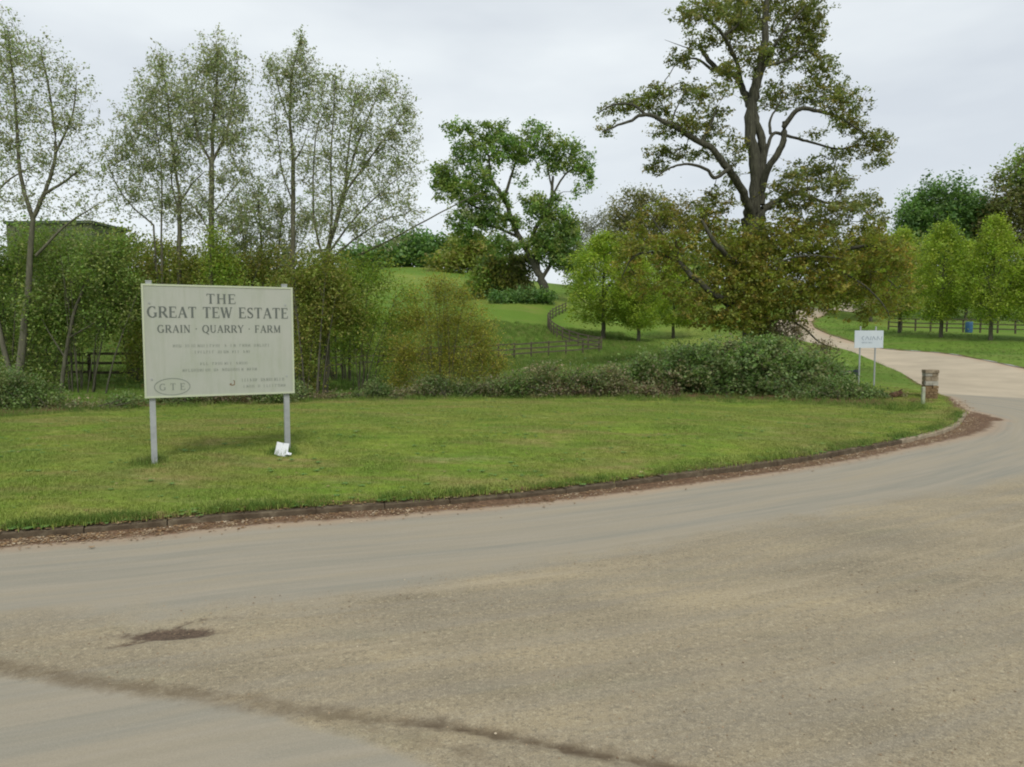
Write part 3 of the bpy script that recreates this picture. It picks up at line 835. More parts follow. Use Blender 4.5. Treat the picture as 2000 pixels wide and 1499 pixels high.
PAL = {
 'oak': [(0.155, 0.185, 0.055), (0.19, 0.20, 0.06), (0.125, 0.165, 0.055), (0.235, 0.185, 0.06), (0.145, 0.18, 0.07)],
 'oaklow': [(0.225, 0.245, 0.040), (0.26, 0.225, 0.045), (0.19, 0.245, 0.036), (0.29, 0.205, 0.05), (0.18, 0.235, 0.033), (0.17, 0.18, 0.04)],
 'oakgreen': [(0.13, 0.215, 0.06), (0.165, 0.23, 0.06), (0.105, 0.18, 0.06), (0.20, 0.22, 0.065)],
 'willow': [(0.21, 0.25, 0.145), (0.26, 0.28, 0.17), (0.18, 0.25, 0.09), (0.30, 0.30, 0.21), (0.25, 0.22, 0.16)],
 'hedge': [(0.108, 0.175, 0.038), (0.135, 0.20, 0.045), (0.09, 0.145, 0.038), (0.165, 0.18, 0.05), (0.14, 0.15, 0.06)],
 'olive': [(0.14, 0.175, 0.032), (0.17, 0.175, 0.038), (0.115, 0.165, 0.03), (0.19, 0.16, 0.05)],
 'lightgreen': [(0.16, 0.24, 0.035), (0.19, 0.245, 0.035), (0.125, 0.21, 0.035), (0.22, 0.22, 0.05)],
 'yellowshrub': [(0.20, 0.225, 0.035), (0.24, 0.225, 0.035), (0.165, 0.20, 0.03), (0.26, 0.20, 0.045)],
 'lime': [(0.26, 0.36, 0.045), (0.31, 0.39, 0.05), (0.21, 0.32, 0.04), (0.34, 0.38, 0.06)],
 'dark': [(0.085, 0.155, 0.045), (0.10, 0.175, 0.05), (0.06, 0.12, 0.04), (0.13, 0.19, 0.06)],
 'brown': [(0.18, 0.19, 0.07), (0.21, 0.20, 0.08), (0.15, 0.18, 0.065), (0.24, 0.20, 0.10)],
 'grey': [(0.20, 0.205, 0.16), (0.235, 0.235, 0.18), (0.18, 0.20, 0.145), (0.26, 0.24, 0.20)],
 'ivy': [(0.09, 0.155, 0.042), (0.12, 0.185, 0.05), (0.055, 0.10, 0.032), (0.17, 0.21, 0.09), (0.14, 0.13, 0.065)],
 'bramble': [(0.12, 0.18, 0.055), (0.18, 0.155, 0.085), (0.09, 0.14, 0.05), (0.24, 0.19, 0.13)],
 'dead': [(0.22, 0.16, 0.10), (0.27, 0.20, 0.135), (0.16, 0.12, 0.08), (0.18, 0.19, 0.08)],
}
def leaf_mesh(name, centres, cc, size, up=0.35, aspect=0.55):
    """centres Nx3, cc Nx3 colours; each leaf a folded rhombus"""
    n__ = len(centres)
    nrm = R.normal(0, 1, (n__, 3)); nrm[:, 2] = np.abs(nrm[:, 2]) + up
    nrm /= np.linalg.norm(nrm, axis=1)[:, None]
    d = R.normal(0, 1, (n__, 3)); d -= (d * nrm).sum(1)[:, None] * nrm; d /= np.linalg.norm(d, axis=1)[:, None]
    e = np.cross(nrm, d)
    s_ = (size * R.uniform(.45, 1.55, n__))[:, None]
    V = np.stack([centres - d * s_ * .5, centres + e * s_ * .5 * aspect + nrm * s_ * .06, centres + d * s_ * .5, centres - e * s_ * .5 * aspect + nrm * s_ * .06], 1).reshape(-1, 3)
    F = np.arange(n__ * 4).reshape(-1, 4)
    me = fast_mesh(name, V, F, mleaf, False)
    a = me.color_attributes.new('col', 'FLOAT_COLOR', 'POINT')
    c4 = np.ones((n__ * 4, 4), np.float32); c4[:, :3] = np.repeat(cc, 4, axis=0)
    a.data.foreach_set('color', c4.ravel())
    return me
LIGHT = {'oak': 1.3, 'oaklow': 1.22, 'oakgreen': 1.55, 'willow': 1.5, 'hedge': 1.85, 'olive': 1.75, 'lightgreen': 1.6, 'yellowshrub': 1.5, 'lime': 1.1, 'dark': 1.7, 'brown': 1.12, 'grey': 1.2, 'ivy': 1.65, 'bramble': 1.6, 'dead': 1.2}
for k_ in PAL: PAL[k_] = [tuple(v_ * LIGHT[k_] for v_ in c_) for c_ in PAL[k_]]
def pick_cols(n__, pal, clump_id):
    pal = np.array(PAL[pal] if isinstance(pal, str) else pal)
    cid = np.asarray(clump_id)
    tab = R.randint(0, len(pal), cid.max() + 1); br_ = R.uniform(.62, 1.32, cid.max() + 1)
    c_ = pal[tab[cid]] * .65 + pal[R.randint(0, len(pal), n__)] * .35
    return c_ * (br_[cid] * R.uniform(.8, 1.2, n__))[:, None]

def smooth_limb(pts3, r0, r1, n_=5, wig=0.02):
    P_ = catmull(pts3, n_)
    m = len(P_)
    P_[1:-1] += R.normal(0, 1, (m - 2, 3)) * wig
    t_ = np.linspace(0, 1, m)
    return P_, r0 * (1 - t_) ** 0.8 + r1 * (1 - (1 - t_) ** 0.8)

def tree(name, label, cat, d, base, limbs, blobs, n_att, n_leaf, leaf, pal, spread=0.35, group=None, bark=None, seg=0.35, wig=0.10, rmin=0.006, up=0.35,
         depth=1.0, shell=0.35, liftup=1.0, twigleaf=0.3, hollow=0.0, maxk=10, flat=1.0, halo=0.10):
    bx_ = ground_at(base[0], d) if len(base) < 3 else W(base[0], base[1], base[2])
    B = np.array(bx_)
    root = empty(name, B, label, cat, group)
    Ls = []
    for l in limbs:
        pts3, r0, r1 = [], l[0], l[1]
        for q in l[2]:
            if q == 'base': pts3.append(B + np.array([0, 0, -0.15]))
            else: pts3.append(W(q[0], q[1], d + (q[2] if len(q) > 2 else 0)))
        Ls.append(smooth_limb(pts3, r0, r1, 5, r0 * 0.12))
    att, cid, pid = [], [], []
    ws = np.array([b_[2] * b_[3] * (b_[4] if len(b_) > 4 else 1) for b_ in blobs], float); ws /= ws.sum()
    for bi, b_ in enumerate(blobs):
        k = max(3, int(round(n_att * ws[bi])))
        off = b_[5] if len(b_) > 5 else R.uniform(-.4, .4) * (b_[2] + b_[3]) * S(d) * .5
        c_ = W(b_[0], b_[1], d + off)
        rx, rz = b_[2] * S(d), b_[3] * S(d); ry = (rx + rz) / 2 * depth
        u = R.normal(0, 1, (k, 3)); u /= np.linalg.norm(u, axis=1)[:, None]
        rr = R.rand(k) ** shell
        hm = R.rand(k) < halo
        rr = np.where(hm, R.uniform(1.0, 1.38, k), rr)
        q = c_ + u * rr[:, None] * np.array([rx, ry, rz])
        att.append(q); pid += [b_[6] if len(b_) > 6 else pal] * k; cid += [bi] * k
    att = np.vstack(att)
    br, nod, tipn = grow(Ls, att, seg, wig, rmin, up=liftup)
    V, F = tube_net(br, lambda r_: maxk if r_ > .12 else (6 if r_ > .035 else (4 if r_ > .012 else 3)))
    me = fast_mesh('trunk', V - B, F, bark or m_bark)
    to = bpy.data.objects.new('trunk', me); col.objects.link(to); to.parent = root
    # leaves gather in flattened clumps round each growth point
    per = max(1, n_leaf // len(att))
    ci = np.repeat(np.arange(len(att)), per)
    off = R.normal(0, 1, (len(ci), 3)) * spread * np.array([1, 1, flat])
    Lc = att[ci] + off
    if twigleaf > 0 and len(nod):
        kx = int(len(ci) * twigleaf)
        ni = R.randint(0, len(nod), kx)
        Lc = np.vstack([Lc, nod[ni] + R.normal(0, 1, (kx, 3)) * spread * .45])
        # colour from nearest of a few random clumps
        ci = np.r_[ci, R.randint(0, len(att), kx)]
    cc = np.zeros((len(Lc), 3))
    pid = np.array([p_ if isinstance(p_, str) else 'oak' for p_ in pid])
    for p_ in set(pid):
        m_ = pid[ci] == p_
        cc[m_] = pick_cols(int(m_.sum()), p_, ci[m_])
    me = leaf_mesh('crown', Lc - B, cc, leaf, up)
    co = bpy.data.objects.new('crown', me); col.objects.link(co); co.parent = root
    return root

def bush(name, label, d, base, blobs, n_att, n_leaf, leaf, pal, spread=0.3, stems=9, sr=0.03, bark=None, cat='bush', group=None, **kw):
    """many stems from the foot fanning into the blobs"""
    B = ground_at(base[0], d)
    ls = []
    for i in range(stems):
        b_ = blobs[i % len(blobs)]
        tx = b_[0] + rnd.uniform(-.75, .75) * b_[2]; ty = b_[1] - rnd.uniform(-.1, .85) * b_[3]
        # foot in photo pixels
        fy = base[1]
        fx = base[0] + (tx - base[0]) * 0.35 + rnd.uniform(-12, 12)
        dz = rnd.uniform(-.8, .8)
        fp = (fx, fy + 4, dz * .5)
        mx_ = fx + (tx - fx) * 0.35; my_ = fy + (ty - fy) * .45
        ls.append((sr * rnd.uniform(.7, 1.3), sr * .2, [fp, (mx_, my_, dz * .8), (tx, ty, dz)]))
    return tree(name, label, cat, d, base, ls, blobs, n_att, n_leaf, leaf, pal, spread, group, bark or m_bark, **kw)

# ================================================================== far buildings and distant trees
# flat roofed shed
sb = W(96, 432, 62); sg = ground_at(96, 62)
shed = empty('farm_shed', (sb[0], sb[1], sg[2]), 'dark green flat roofed farm shed half hidden behind the hedge trees', 'shed')
sw = 172 * S(62); shh = sb[2] - sg[2] - .25
v, f = box(0, 2.5, shh / 2, sw - .2, 5, shh); mesh_obj('wall', v, f, m_shed, shed)
ns = 9
for i in range(ns):
    x0 = -sw / 2 + (i + .5) * sw / ns
    v, f = box(x0, -0.035, shh / 2, sw / ns - .06, 0.06, shh - .02); mesh_obj('cladding_panel', v, f, m_shed, shed)
v, f = box(0, 2.5, shh + .13, sw + .2, 5.5, .24, .03); mesh_obj('roof', v, f, m_roof, shed)
shed.rotation_euler = (0, 0, math.radians(-3))

DT = dict(seg=1.2, wig=.06, rmin=.03, depth=.8, liftup=.5, twigleaf=.1, maxk=6)
tree('distant_tree', 'dark round hedge tree on the crest, at the far edge of the hill field', 'tree', 150, (835, 520), [(.35, .1, ['base', (838, 495), (838, 470)])],
     [(800, 485, 30, 28), (835, 478, 30, 26), (868, 492, 26, 24), (835, 510, 80, 12), (780, 512, 50, 10)], 180, 8500, .75, 'dark', 1.1, **DT)
tree('distant_tree', 'olive hedge tree on the crest between the willow stems and the round hedge tree', 'tree', 145, (735, 520), [(.3, .1, ['base', (735, 500), (735, 490)])],
     [(700, 505, 40, 16), (750, 500, 26, 17)], 80, 3500, .7, 'dark', 1.0, **DT)
tree('distant_tree', 'thin hedge tree on the crest next to the great leaning oak', 'tree', 140, (905, 520), [(.3, .1, ['base', (905, 490), (905, 470)])],
     [(905, 490, 28, 25), (945, 500, 30, 25), (925, 478, 20, 14), (890, 512, 60, 9), (950, 515, 40, 9)], 150, 7500, .7, 'olive', 1.0, **DT)
tree('distant_tree', 'pale bare twiggy tree on the skyline between the two oaks', 'tree', 130, (1160, 560), [(.3, .1, ['base', (1160, 500), (1155, 450)]), (.2, .06, [(1160, 520), (1130, 470), (1120, 440)]), (.2, .06, [(1160, 520), (1185, 470), (1190, 430)])],
     [(1140, 445, 28, 22), (1180, 432, 30, 22), (1160, 480, 60, 35), (1150, 520, 60, 30)], 420, 7000, .35, 'grey', .7, seg=.9, wig=.05, rmin=.025, depth=.8, liftup=1)
tree('distant_tree', 'grey green round topped tree on the skyline behind the lime trees', 'tree', 110, (1255, 580), [(.35, .1, ['base', (1255, 480), (1255, 420)]), (.2, .05, [(1255, 500), (1225, 440), (1215, 410)]), (.2, .05, [(1255, 500), (1290, 440), (1300, 410)])],
     [(1250, 395, 38, 28), (1215, 415, 25, 24), (1290, 425, 40, 28), (1250, 450, 70, 40), (1260, 510, 80, 45), (1340, 430, 45, 35)], 420, 17000, .34, 'brown', .65, seg=.9, wig=.05, rmin=.025, depth=.8)
tree('distant_tree', 'low green tree mass standing behind the second lime of the paddock', 'tree', 105, (1360, 590), [(.3, .1, ['base', (1360, 520), (1360, 480)])],
     [(1330, 520, 60, 55), (1400, 500, 60, 60), (1460, 520, 60, 55), (1150, 545, 30, 30)], 200, 11000, .45, 'hedge', .9, **DT)
# trees on the right skyline
tree('chestnut_tree', 'dense dark green round crowned tree on the skyline behind the limes', 'tree', 92, (1845, 600), [(.5, .25, ['base', (1845, 560), (1843, 500), (1845, 430)]), (.25, .08, [(1843, 520), (1800, 460), (1790, 420)]), (.25, .08, [(1845, 520), (1890, 460), (1900, 420)])],
     [(1842, 385, 45, 28), (1800, 410, 42, 32), (1885, 410, 42, 34), (1775, 440, 24, 22), (1845, 440, 75, 40), (1920, 440, 38, 35), (1840, 500, 90, 40), (1920, 415, 30, 25)], 420, 26000, .36, 'dark', .62, seg=1.0, rmin=.03, depth=.9, liftup=.5)
tree('tall_tree', 'green and brownish tall tree cut by the picture edge, above the limes', 'tree', 88, (2010, 600), [(.45, .2, ['base', (2008, 520), (2005, 440), (2000, 370)]), (.2, .06, [(2008, 500), (1965, 440), (1950, 400)])],
     [(1990, 350, 38, 32, 1, 0, 'hedge'), (2030, 330, 50, 40, 1, 0, 'hedge'), (1960, 390, 32, 34), (2010, 410, 60, 50), (1950, 440, 34, 32), (2000, 480, 80, 50), (2070, 400, 50, 80)], 420, 20000, .34, 'brown', .62, seg=1.0, rmin=.03, depth=.9, liftup=.5)
tree('hedge_tree', 'low green tree filling the gap behind the limes beside the drive', 'tree', 84, (1745, 600), [(.3, .1, ['base', (1745, 540), (1745, 480)])],
     [(1740, 500, 45, 40), (1700, 530, 60, 40), (1780, 520, 55, 45), (1640, 540, 60, 40), (1850, 555, 60, 35), (1930, 555, 60, 35), (1990, 550, 50, 35)], 330, 16000, .4, 'hedge', .75, **DT)

# ================================================================== centre oak
OG = [(.85, .55, ['base', (1062, 560), (1050, 530)]),
      (.55, .28, [(1052, 538), (1035, 500), (1015, 465), (1000, 430), (990, 400), (975, 370)]),
      (.30, .08, [(990, 400), (960, 350), (955, 310), (945, 280)]), (.28, .08, [(985, 385), (1000, 340), (1010, 300)]),
      (.28, .08, [(1000, 430), (960, 415), (920, 400), (885, 370)]), (.22, .06, [(975, 370), (930, 340), (890, 310)]),
      (.25, .07, [(1015, 465), (970, 445), (930, 440), (905, 450)]),
      (.42, .20, [(1052, 538), (1048, 490), (1045, 450), (1075, 400), (1078, 370), (1080, 345)]),
      (.18, .05, [(1080, 380), (1105, 340), (1140, 325), (1155, 350)]), (.16, .05, [(1078, 370), (1070, 330), (1060, 290)]),
      (.10, .04, [(1082, 388), (1095, 378), (1100, 375)]),
      (.35, .1, [(1058, 545), (1080, 510), (1100, 480), (1115, 460)]), (.2, .05, [(1048, 480), (1060, 440), (1095, 425)])]
OG = [(a * .78, b_ * .72, c_) for a, b_, c_ in OG]
tree('great_oak', 'old oak on the hill field with a forked leaning trunk and open green crown', 'tree', 90, (1065, 582), OG,
     [(885, 252, 20, 14), (915, 255, 13, 14), (965, 258, 34, 20), (925, 300, 40, 28), (985, 290, 38, 30), (1045, 272, 36, 26), (1025, 305, 30, 18), (870, 335, 26, 24),
      (880, 370, 34, 24), (930, 350, 40, 32), (865, 355, 18, 20), (960, 395, 30, 22), (905, 395, 36, 14), (1075, 300, 28, 15), (1110, 290, 26, 18), (1080, 325, 32, 14), (1135, 315, 22, 18), (1152, 345, 10, 18), (1120, 330, 20, 10),
      (1020, 345, 12, 14, .5), (1045, 400, 30, 18), (1075, 410, 36, 24), (1090, 450, 38, 30), (1065, 455, 26, 30), (1105, 490, 30, 30), (920, 440, 32, 22), (965, 430, 40, 18), (1000, 480, 30, 14), (905, 465, 18, 14), (975, 475, 30, 15), (1080, 500, 28, 26), (1110, 450, 24, 26), (940, 420, 30, 18), (1010, 440, 26, 16, .7), (1125, 365, 10, 16, .5), (1148, 365, 8, 14, .6), (1050, 480, 26, 24), (1030, 390, 14, 16, .5), (1120, 510, 26, 30), (895, 430, 20, 18)],
     1150, 40000, .34, 'oakgreen', .32, seg=.7, wig=.09, rmin=.02, depth=.9, twigleaf=.15, liftup=.4, bark=m_oakbark, halo=.18)
bush('hawthorn_bush', 'dark brownish bush under the open side of the forked oak on the hill', 94, (985, 585), [(975, 545, 42, 34, 1, 0, 'olive'), (1010, 540, 30, 36, 1, 0, 'brown'), (945, 550, 30, 34, 1, 0, 'hedge'), (1000, 515, 45, 20, 1, 0, 'hedge')], 150, 9000, .42, 'olive', .55, stems=6, sr=.06, seg=1, rmin=.02)
bush('low_bush', 'low dark clipped bush at the foot of the forked oak', 89, (1010, 588), [(1000, 582, 42, 8), (1050, 580, 30, 9)], 70, 5000, .32, 'dark', .4, stems=5, sr=.04, seg=.8, rmin=.02)

# ================================================================== limes
def lime_proto(seed, label, wd=1.0, dens=1.0):
    rs = R.get_state(); R.seed(seed)
    B = np.zeros(3)
    root = empty('lime_tree', (0, 0, 0), label, 'tree', 'young lime trees lining the estate drive')
    h = 8.2
    Ls = [smooth_limb([np.array([0, 0, -.2]), np.array([.03, 0, 1.2]), np.array([-.05, .04, 3]), np.array([.04, 0, 5.5]), np.array([0, 0, h - .6])], .16, .03, 5, .02)]
    for i in range(16):
        a = i * 2.4 + R.rand(); z0 = 1.7 + 4.2 * i / 16; ln = 1.9 - 1.2 * i / 16
        p0 = np.array([0, 0, z0]); p1 = p0 + np.array([math.cos(a) * ln, math.sin(a) * ln, ln * 1.0])
        Ls.append(smooth_limb([p0, (p0 + p1) / 2 - np.array([0, 0, .1]), p1], .05, .015, 4, .02))
    att = []
    while len(att) < 560:
        z = R.uniform(1.5, h)
        k = (z - 1.5) / (h - 1.5)
        rad = wd * 2.35 * (max(0.0, math.sin(math.pi * min(1, (k * .80 + .17)))) ** .85) * (1 - .15 * k)
        a = R.uniform(0, 6.283); r_ = rad * R.rand() ** .35
        bumpf = 1 + .20 * math.sin(2 * a + z * 1.3 + seed) + .13 * math.sin(5 * a - z * 2.9 + seed)
        att.append((math.cos(a) * r_ * bumpf, math.sin(a) * r_ * bumpf, z + R.normal(0, .12)))
    att = np.array(att)
    br, nod, _ = grow(Ls, att, .45, .08, .006, up=1.5)
    V, F = tube_net(br, lambda r_: 8 if r_ > .08 else (5 if r_ > .03 else 3))
    me = fast_mesh('trunk', V, F, m_bark)
    to = bpy.data.objects.new('trunk', me); col.objects.link(to); to.parent = root
    ci = np.repeat(np.arange(len(att)), 42)
    Lc = att[ci] + R.normal(0, .22, (len(ci), 3))
    cc = pick_cols(len(ci), 'lime', ci)
    me = leaf_mesh('crown', Lc, cc, .125, .5, .75)
    co = bpy.data.objects.new('crown', me); col.objects.link(co); co.parent = root
    R.set_state(rs)
    return root
limeA = lime_proto(5, ''); limeB = lime_proto(9, ''); limeC = lime_proto(23, '', .88, .9); limeD = lime_proto(31, '', 1.08, 1.25)
def place_lime(src, first, px, py, d, hpx, rz, wsc, label):
    g = W(px, py, d); h_ = (hpx) * S(d) / 8.2
    gz = Hs(g[0], g[1])
    if first: o, ch = src, []
    else:
        o = src.copy(); col.objects.link(o)
        for c_ in [k for k in src.children]:
            q = c_.copy(); col.objects.link(q); q.parent = o
    o.location = (g[0], g[1], gz - .02); o.scale = (h_ * wsc, h_ * wsc, h_); o.rotation_euler = (0, 0, rz)
    o['label'] = label; o['category'] = 'tree'; o['group'] = 'young lime trees lining the estate drive'
    return o
place_lime(limeD, True, 1178, 663, 66, 198, 0.3, 1.32, 'bright green young lime nearest the forked oak, above the fence corner')
place_lime(limeC, True, 1247, 669, 64, 165, 1.3, 1.2, 'bright green young lime second along the paddock, standing clear of the fence')
place_lime(limeA, False, 1315, 660, 70, 150, 2.5, 1.25, 'young lime half hidden behind the low boughs of the big oak')
place_lime(limeC, False, 1757, 650, 60, 195, 3.5, .9, 'young lime showing between the big oak boughs and the drive lawn')
place_lime(limeA, True, 1837, 659, 55, 214, 0.0, .95, 'bright green young lime in front of the round dark tree')
place_lime(limeB, True, 1934, 665, 52, 232, 0.0, .92, 'tallest bright green lime, right in front of the post and rail fence')
place_lime(limeD, False, 2030, 668, 51, 205, 4.0, 1.05, 'bright green lime cut off by the right picture edge')
place_lime(limeB, False, 1700, 640, 76, 170, 5.0, 1.0, 'young lime deep behind the brown oak boughs by the drive bend')
place_lime(limeC, False, 1885, 630, 80, 150, 5.6, 1.0, 'smaller lime in the second row, between the two brightest limes')

# ================================================================== post and rail fences
post_me = {}
def fence(name, label, line, npost, h, group=None, rails=(0.35, 0.70, 1.05), pm=m_wood, skip=()):
    line = np.array(line); cum = np.r_[0, np.cumsum(np.hypot(*np.diff(line, axis=0).T))]
    B = np.array([line[0][0], line[0][1], Hs(*line[0])])
    root = empty(name, B, label, 'fence', group)
    prev = None
    for i in range(npost):
        q = along(line, cum, cum[-1] * i / (npost - 1))
        z = Hs(*q)
        key = 'p'
        if 'fp' not in post_me:
            v, f = box(0, 0, h / 2 - .1, .11, .09, h + .2, .015)
            me = bpy.data.meshes.new('post'); me.from_pydata(v, [], f); me.materials.append(pm); post_me['fp'] = me
        o = bpy.data.objects.new('post', post_me['fp']); col.objects.link(o); o.parent = root
        o.location = (q[0] - B[0], q[1] - B[1], z - B[2]); o.rotation_euler = (rnd.uniform(-.03, .03), rnd.uniform(-.03, .03), rnd.uniform(-.2, .2))
        if prev is not None:
            p_, zp = prev
            dx, dy = q - p_; Ln = math.hypot(dx, dy)
            if 'fr' not in post_me:
                v, f = box(0, 0, 0, 1.0, .04, .10, .006)
                me = bpy.data.meshes.new('rail'); me.from_pydata(v, [], f); me.materials.append(pm); post_me['fr'] = me
            nx, ny = -dy / Ln, dx / Ln
            for r_ in rails:
                o = bpy.data.objects.new('rail', post_me['fr']); col.objects.link(o); o.parent = root
                o.location = ((p_[0] + q[0]) / 2 - B[0] - nx * .07, (p_[1] + q[1]) / 2 - B[1] - ny * .07, (z + zp) / 2 + r_ * h / 1.15 + rnd.uniform(-.02, .02) - B[2])
                o.rotation_euler = (0, -math.atan2(z - zp, Ln), math.atan2(dy, dx)); o.scale = (Ln * 1.02, 1, 1)
        prev = (q, z)
    return root
fl = [ground_at(*a)[:2] for a in [(-120, 26.5), (200, 28), (420, 31), (650, 38), (850, 45), (1000, 52), (1170, 57)]]
fence('paddock_fence', 'weathered post and rail fence running behind the ditch shrubs to the paddock corner', catmull(fl, 5), 27, 1.15)
fl = [W(*a)[:2] for a in [(1174, 688, 57.6), (1130, 672, 60.5), (1085, 658, 66), (1070, 640, 74), (1078, 622, 80), (1105, 607, 87)]]
fence('paddock_fence', 'post and rail fence curving uphill from the paddock corner past the first lime', catmull(fl, 5), 19, 1.15)
fl = [ground_at(*a)[:2] for a in [(1735, 68), (1800, 65.5), (1900, 63), (2000, 61), (2130, 58)]]
fence('lawn_fence', 'brown post and rail fence behind the bright limes across the lawn', catmull(fl, 4), 13, 1.2)
g = ground_at(1892, 62.2)
bb_ = empty('blue_barrel', g, 'small blue barrel standing against the lawn fence between two limes', 'barrel')
bv, bf = [], []
prof = [(.0, 0), (.26, 0), (.28, .05), (.29, .3), (.31, .32), (.29, .34), (.29, .62), (.31, .64), (.29, .66), (.28, .88), (.25, .93), (0, .93)]
for r_, z_ in prof:
    for i in range(12): bv.append((r_ * math.cos(i * math.pi / 6), r_ * math.sin(i * math.pi / 6), z_))
for j in range(len(prof) - 1):
    for i in range(12): bf.append((j * 12 + i, j * 12 + (i + 1) % 12, (j + 1) * 12 + (i + 1) % 12, (j + 1) * 12 + i))
mesh_obj('drum', bv, bf, m_blue, bb_)
v, f = cyl((.12, 0, .93), (.12, 0, .97), .05); mesh_obj('bung', v, f, m_dark, bb_)

# ================================================================== main oak
OD = 32.0
OLS = 0.53
OL = [(1.25, .80, [(1478, 770), (1476, 640), (1474, 540), (1472, 450), (1473, 410)]),
      (.50, .34, [(1472, 420), (1476, 336), (1465, 261), (1467, 209), (1479, 157), (1490, 105)]),
      (.33, .08, [(1490, 110), (1494, 56), (1497, 7), (1502, -50)]),
      (.40, .26, [(1484, 400), (1487, 336), (1490, 290), (1478, 240), (1470, 200)]),
      (.30, .22, [(1484, 380), (1501, 329, -.5), (1527, 284, -.8), (1533, 239, -.8)]),
      (.22, .04, [(1533, 245, -.8), (1561, 213, -1), (1598, 217, -1), (1643, 232, -1.2), (1690, 262, -1.4)]),
      (.16, .03, [(1496, 300, 0), (1510, 262, .3), (1538, 266, .5), (1576, 276, .8), (1636, 291, 1), (1684, 284, 1.2), (1733, 299, 1.4)]),
      (.13, .03, [(1505, 262, .3), (1504, 235, .5), (1520, 205, .8), (1530, 180, 1)]),
      (.30, .14, [(1467, 215), (1456, 187, .5), (1437, 149, 1), (1404, 138, 1.2), (1380, 112, 1.4), (1365, 90, 1.4)]),
      (.20, .05, [(1447, 165, .5), (1441, 130, 0), (1422, 85, -.5), (1400, 55, -.8), (1375, 35, -1), (1345, 20, -1)]),
      (.14, .03, [(1395, 140, 1.2), (1360, 115, 1.4), (1330, 118, 1.4)]),
      (.14, .03, [(1412, 70, -.6), (1440, 50, -.6), (1450, 20, -.6)]),
      (.18, .04, [(1480, 157), (1505, 105, -.4), (1523, 75, -.8), (1550, 37, -1), (1575, 10, -1)]),
      (.14, .03, [(1490, 130), (1530, 120, .5), (1570, 100, 1), (1610, 120, 1)]),
      (.38, .22, [(1474, 440), (1462, 405, -.6), (1441, 359, -1.2), (1415, 321, -1.8), (1389, 288, -2)]),
      (.25, .05, [(1391, 290, -2), (1352, 269, -2), (1307, 243, -2), (1262, 224, -2), (1225, 239, -2), (1176, 258, -2)]),
      (.12, .03, [(1262, 225, -2), (1235, 205, -2), (1200, 205, -2), (1165, 222, -2)]),
      (.12, .03, [(1370, 280, -2), (1392, 235, -2), (1400, 210, -2)]), (.10, .02, [(1310, 245, -2), (1320, 215, -2), (1335, 185, -2)]),
      (.16, .04, [(1425, 330, -1.8), (1395, 348, -2.4), (1381, 332, -2.6), (1344, 321, -3), (1310, 328, -3), (1281, 347, -3)]),
      (.05, .01, [(1345, 95, 1), (1325, 88, 1), (1298, 78, 1)]),
      (.34, .12, [(1476, 420), (1520, 392, .8), (1560, 375, 1.6), (1600, 365, 2)]), (.16, .04, [(1560, 375, 1.6), (1610, 395, 2.4), (1660, 398, 3), (1705, 425, 3)]),
      # low boughs
      (.10, .02, [(1560, 500, -1.0), (1620, 520, -1.8), (1690, 560, -2.2), (1728, 600, -2.4), (1738, 622, -2.4)]), (.09, .02, [(1560, 575, .3), (1605, 595, -.8), (1622, 612, -1.0)]),
      (.12, .03, [(1476, 560, -.5), (1510, 520, -2.6), (1570, 500, -3.2), (1640, 505, -3.4)]),
      (.30, .10, [(1472, 620, -.6), (1420, 592, -2.6), (1360, 546, -3.0), (1328, 512, -2.6), (1318, 470, -2.6)]),
      (.14, .03, [(1328, 515, -2.2), (1285, 495, -2.2), (1240, 500, -2.2), (1215, 540, -2.2)]), (.12, .03, [(1335, 520, -2.2), (1290, 450, -2.0), (1270, 420, -2)]),
      (.30, .08, [(1474, 560, -.4), (1440, 520, -2), (1400, 480, -3), (1370, 430, -3)]),
      (.26, .05, [(1480, 560, -.2), (1550, 525, -.8), (1630, 495, -1.0), (1700, 480, -1), (1745, 505, -1)]),
      (.16, .03, [(1482, 600, -.2), (1560, 575, .3), (1650, 545, .6), (1720, 540, .8), (1755, 565, 1)]),
      (.13, .03, [(1480, 640, -.4), (1530, 622, -1.0), (1570, 642, -1.4), (1600, 668, -1.6), (1640, 685, -1.8)]),
      (.24, .06, [(1478, 500, .4), (1540, 460, 1.5), (1600, 430, 2), (1640, 440, 2.4)])]
OL = [(a * OLS, b_ * OLS, c_) for a, b_, c_ in OL]
OB = [(1375, 22, 50, 26), (1340, 40, 18, 10), (1370, 82, 30, 18), (1335, 118, 28, 17), (1440, 55, 42, 45), (1430, 10, 50, 30), (1500, 15, 70, 45), (1580, 25, 34, 42), (1550, 95, 56, 42), (1470, 115, 34, 36, .6), (1605, 128, 34, 20), (1590, 70, 22, 30),
      (1515, 190, 38, 28), (1600, 178, 52, 26), (1648, 205, 38, 30), (1660, 245, 34, 20), (1705, 275, 38, 22), (1665, 295, 60, 14, .8), (1715, 315, 30, 14), (1590, 262, 30, 10, .5),
      (1400, 180, 45, 18, .6), (1420, 145, 25, 20), (1345, 182, 36, 20, .8), (1285, 180, 30, 16), (1250, 198, 38, 16), (1205, 212, 40, 13), (1180, 255, 12, 13), (1290, 215, 34, 14), (1330, 245, 45, 20), (1385, 225, 45, 20, .6), (1400, 262, 45, 22, .6), (1290, 262, 22, 14, .6),
      (1300, 300, 42, 18), (1278, 330, 24, 14), (1365, 305, 42, 14, .7), (1440, 300, 24, 30, .5),
      (1595, 335, 52, 24), (1545, 358, 48, 20), (1630, 365, 32, 24), (1672, 395, 48, 18), (1712, 428, 26, 16), (1640, 415, 50, 22), (1550, 400, 50, 24), (1395, 395, 42, 26, .8), (1420, 350, 24, 20, .5), (1590, 445, 60, 20)]
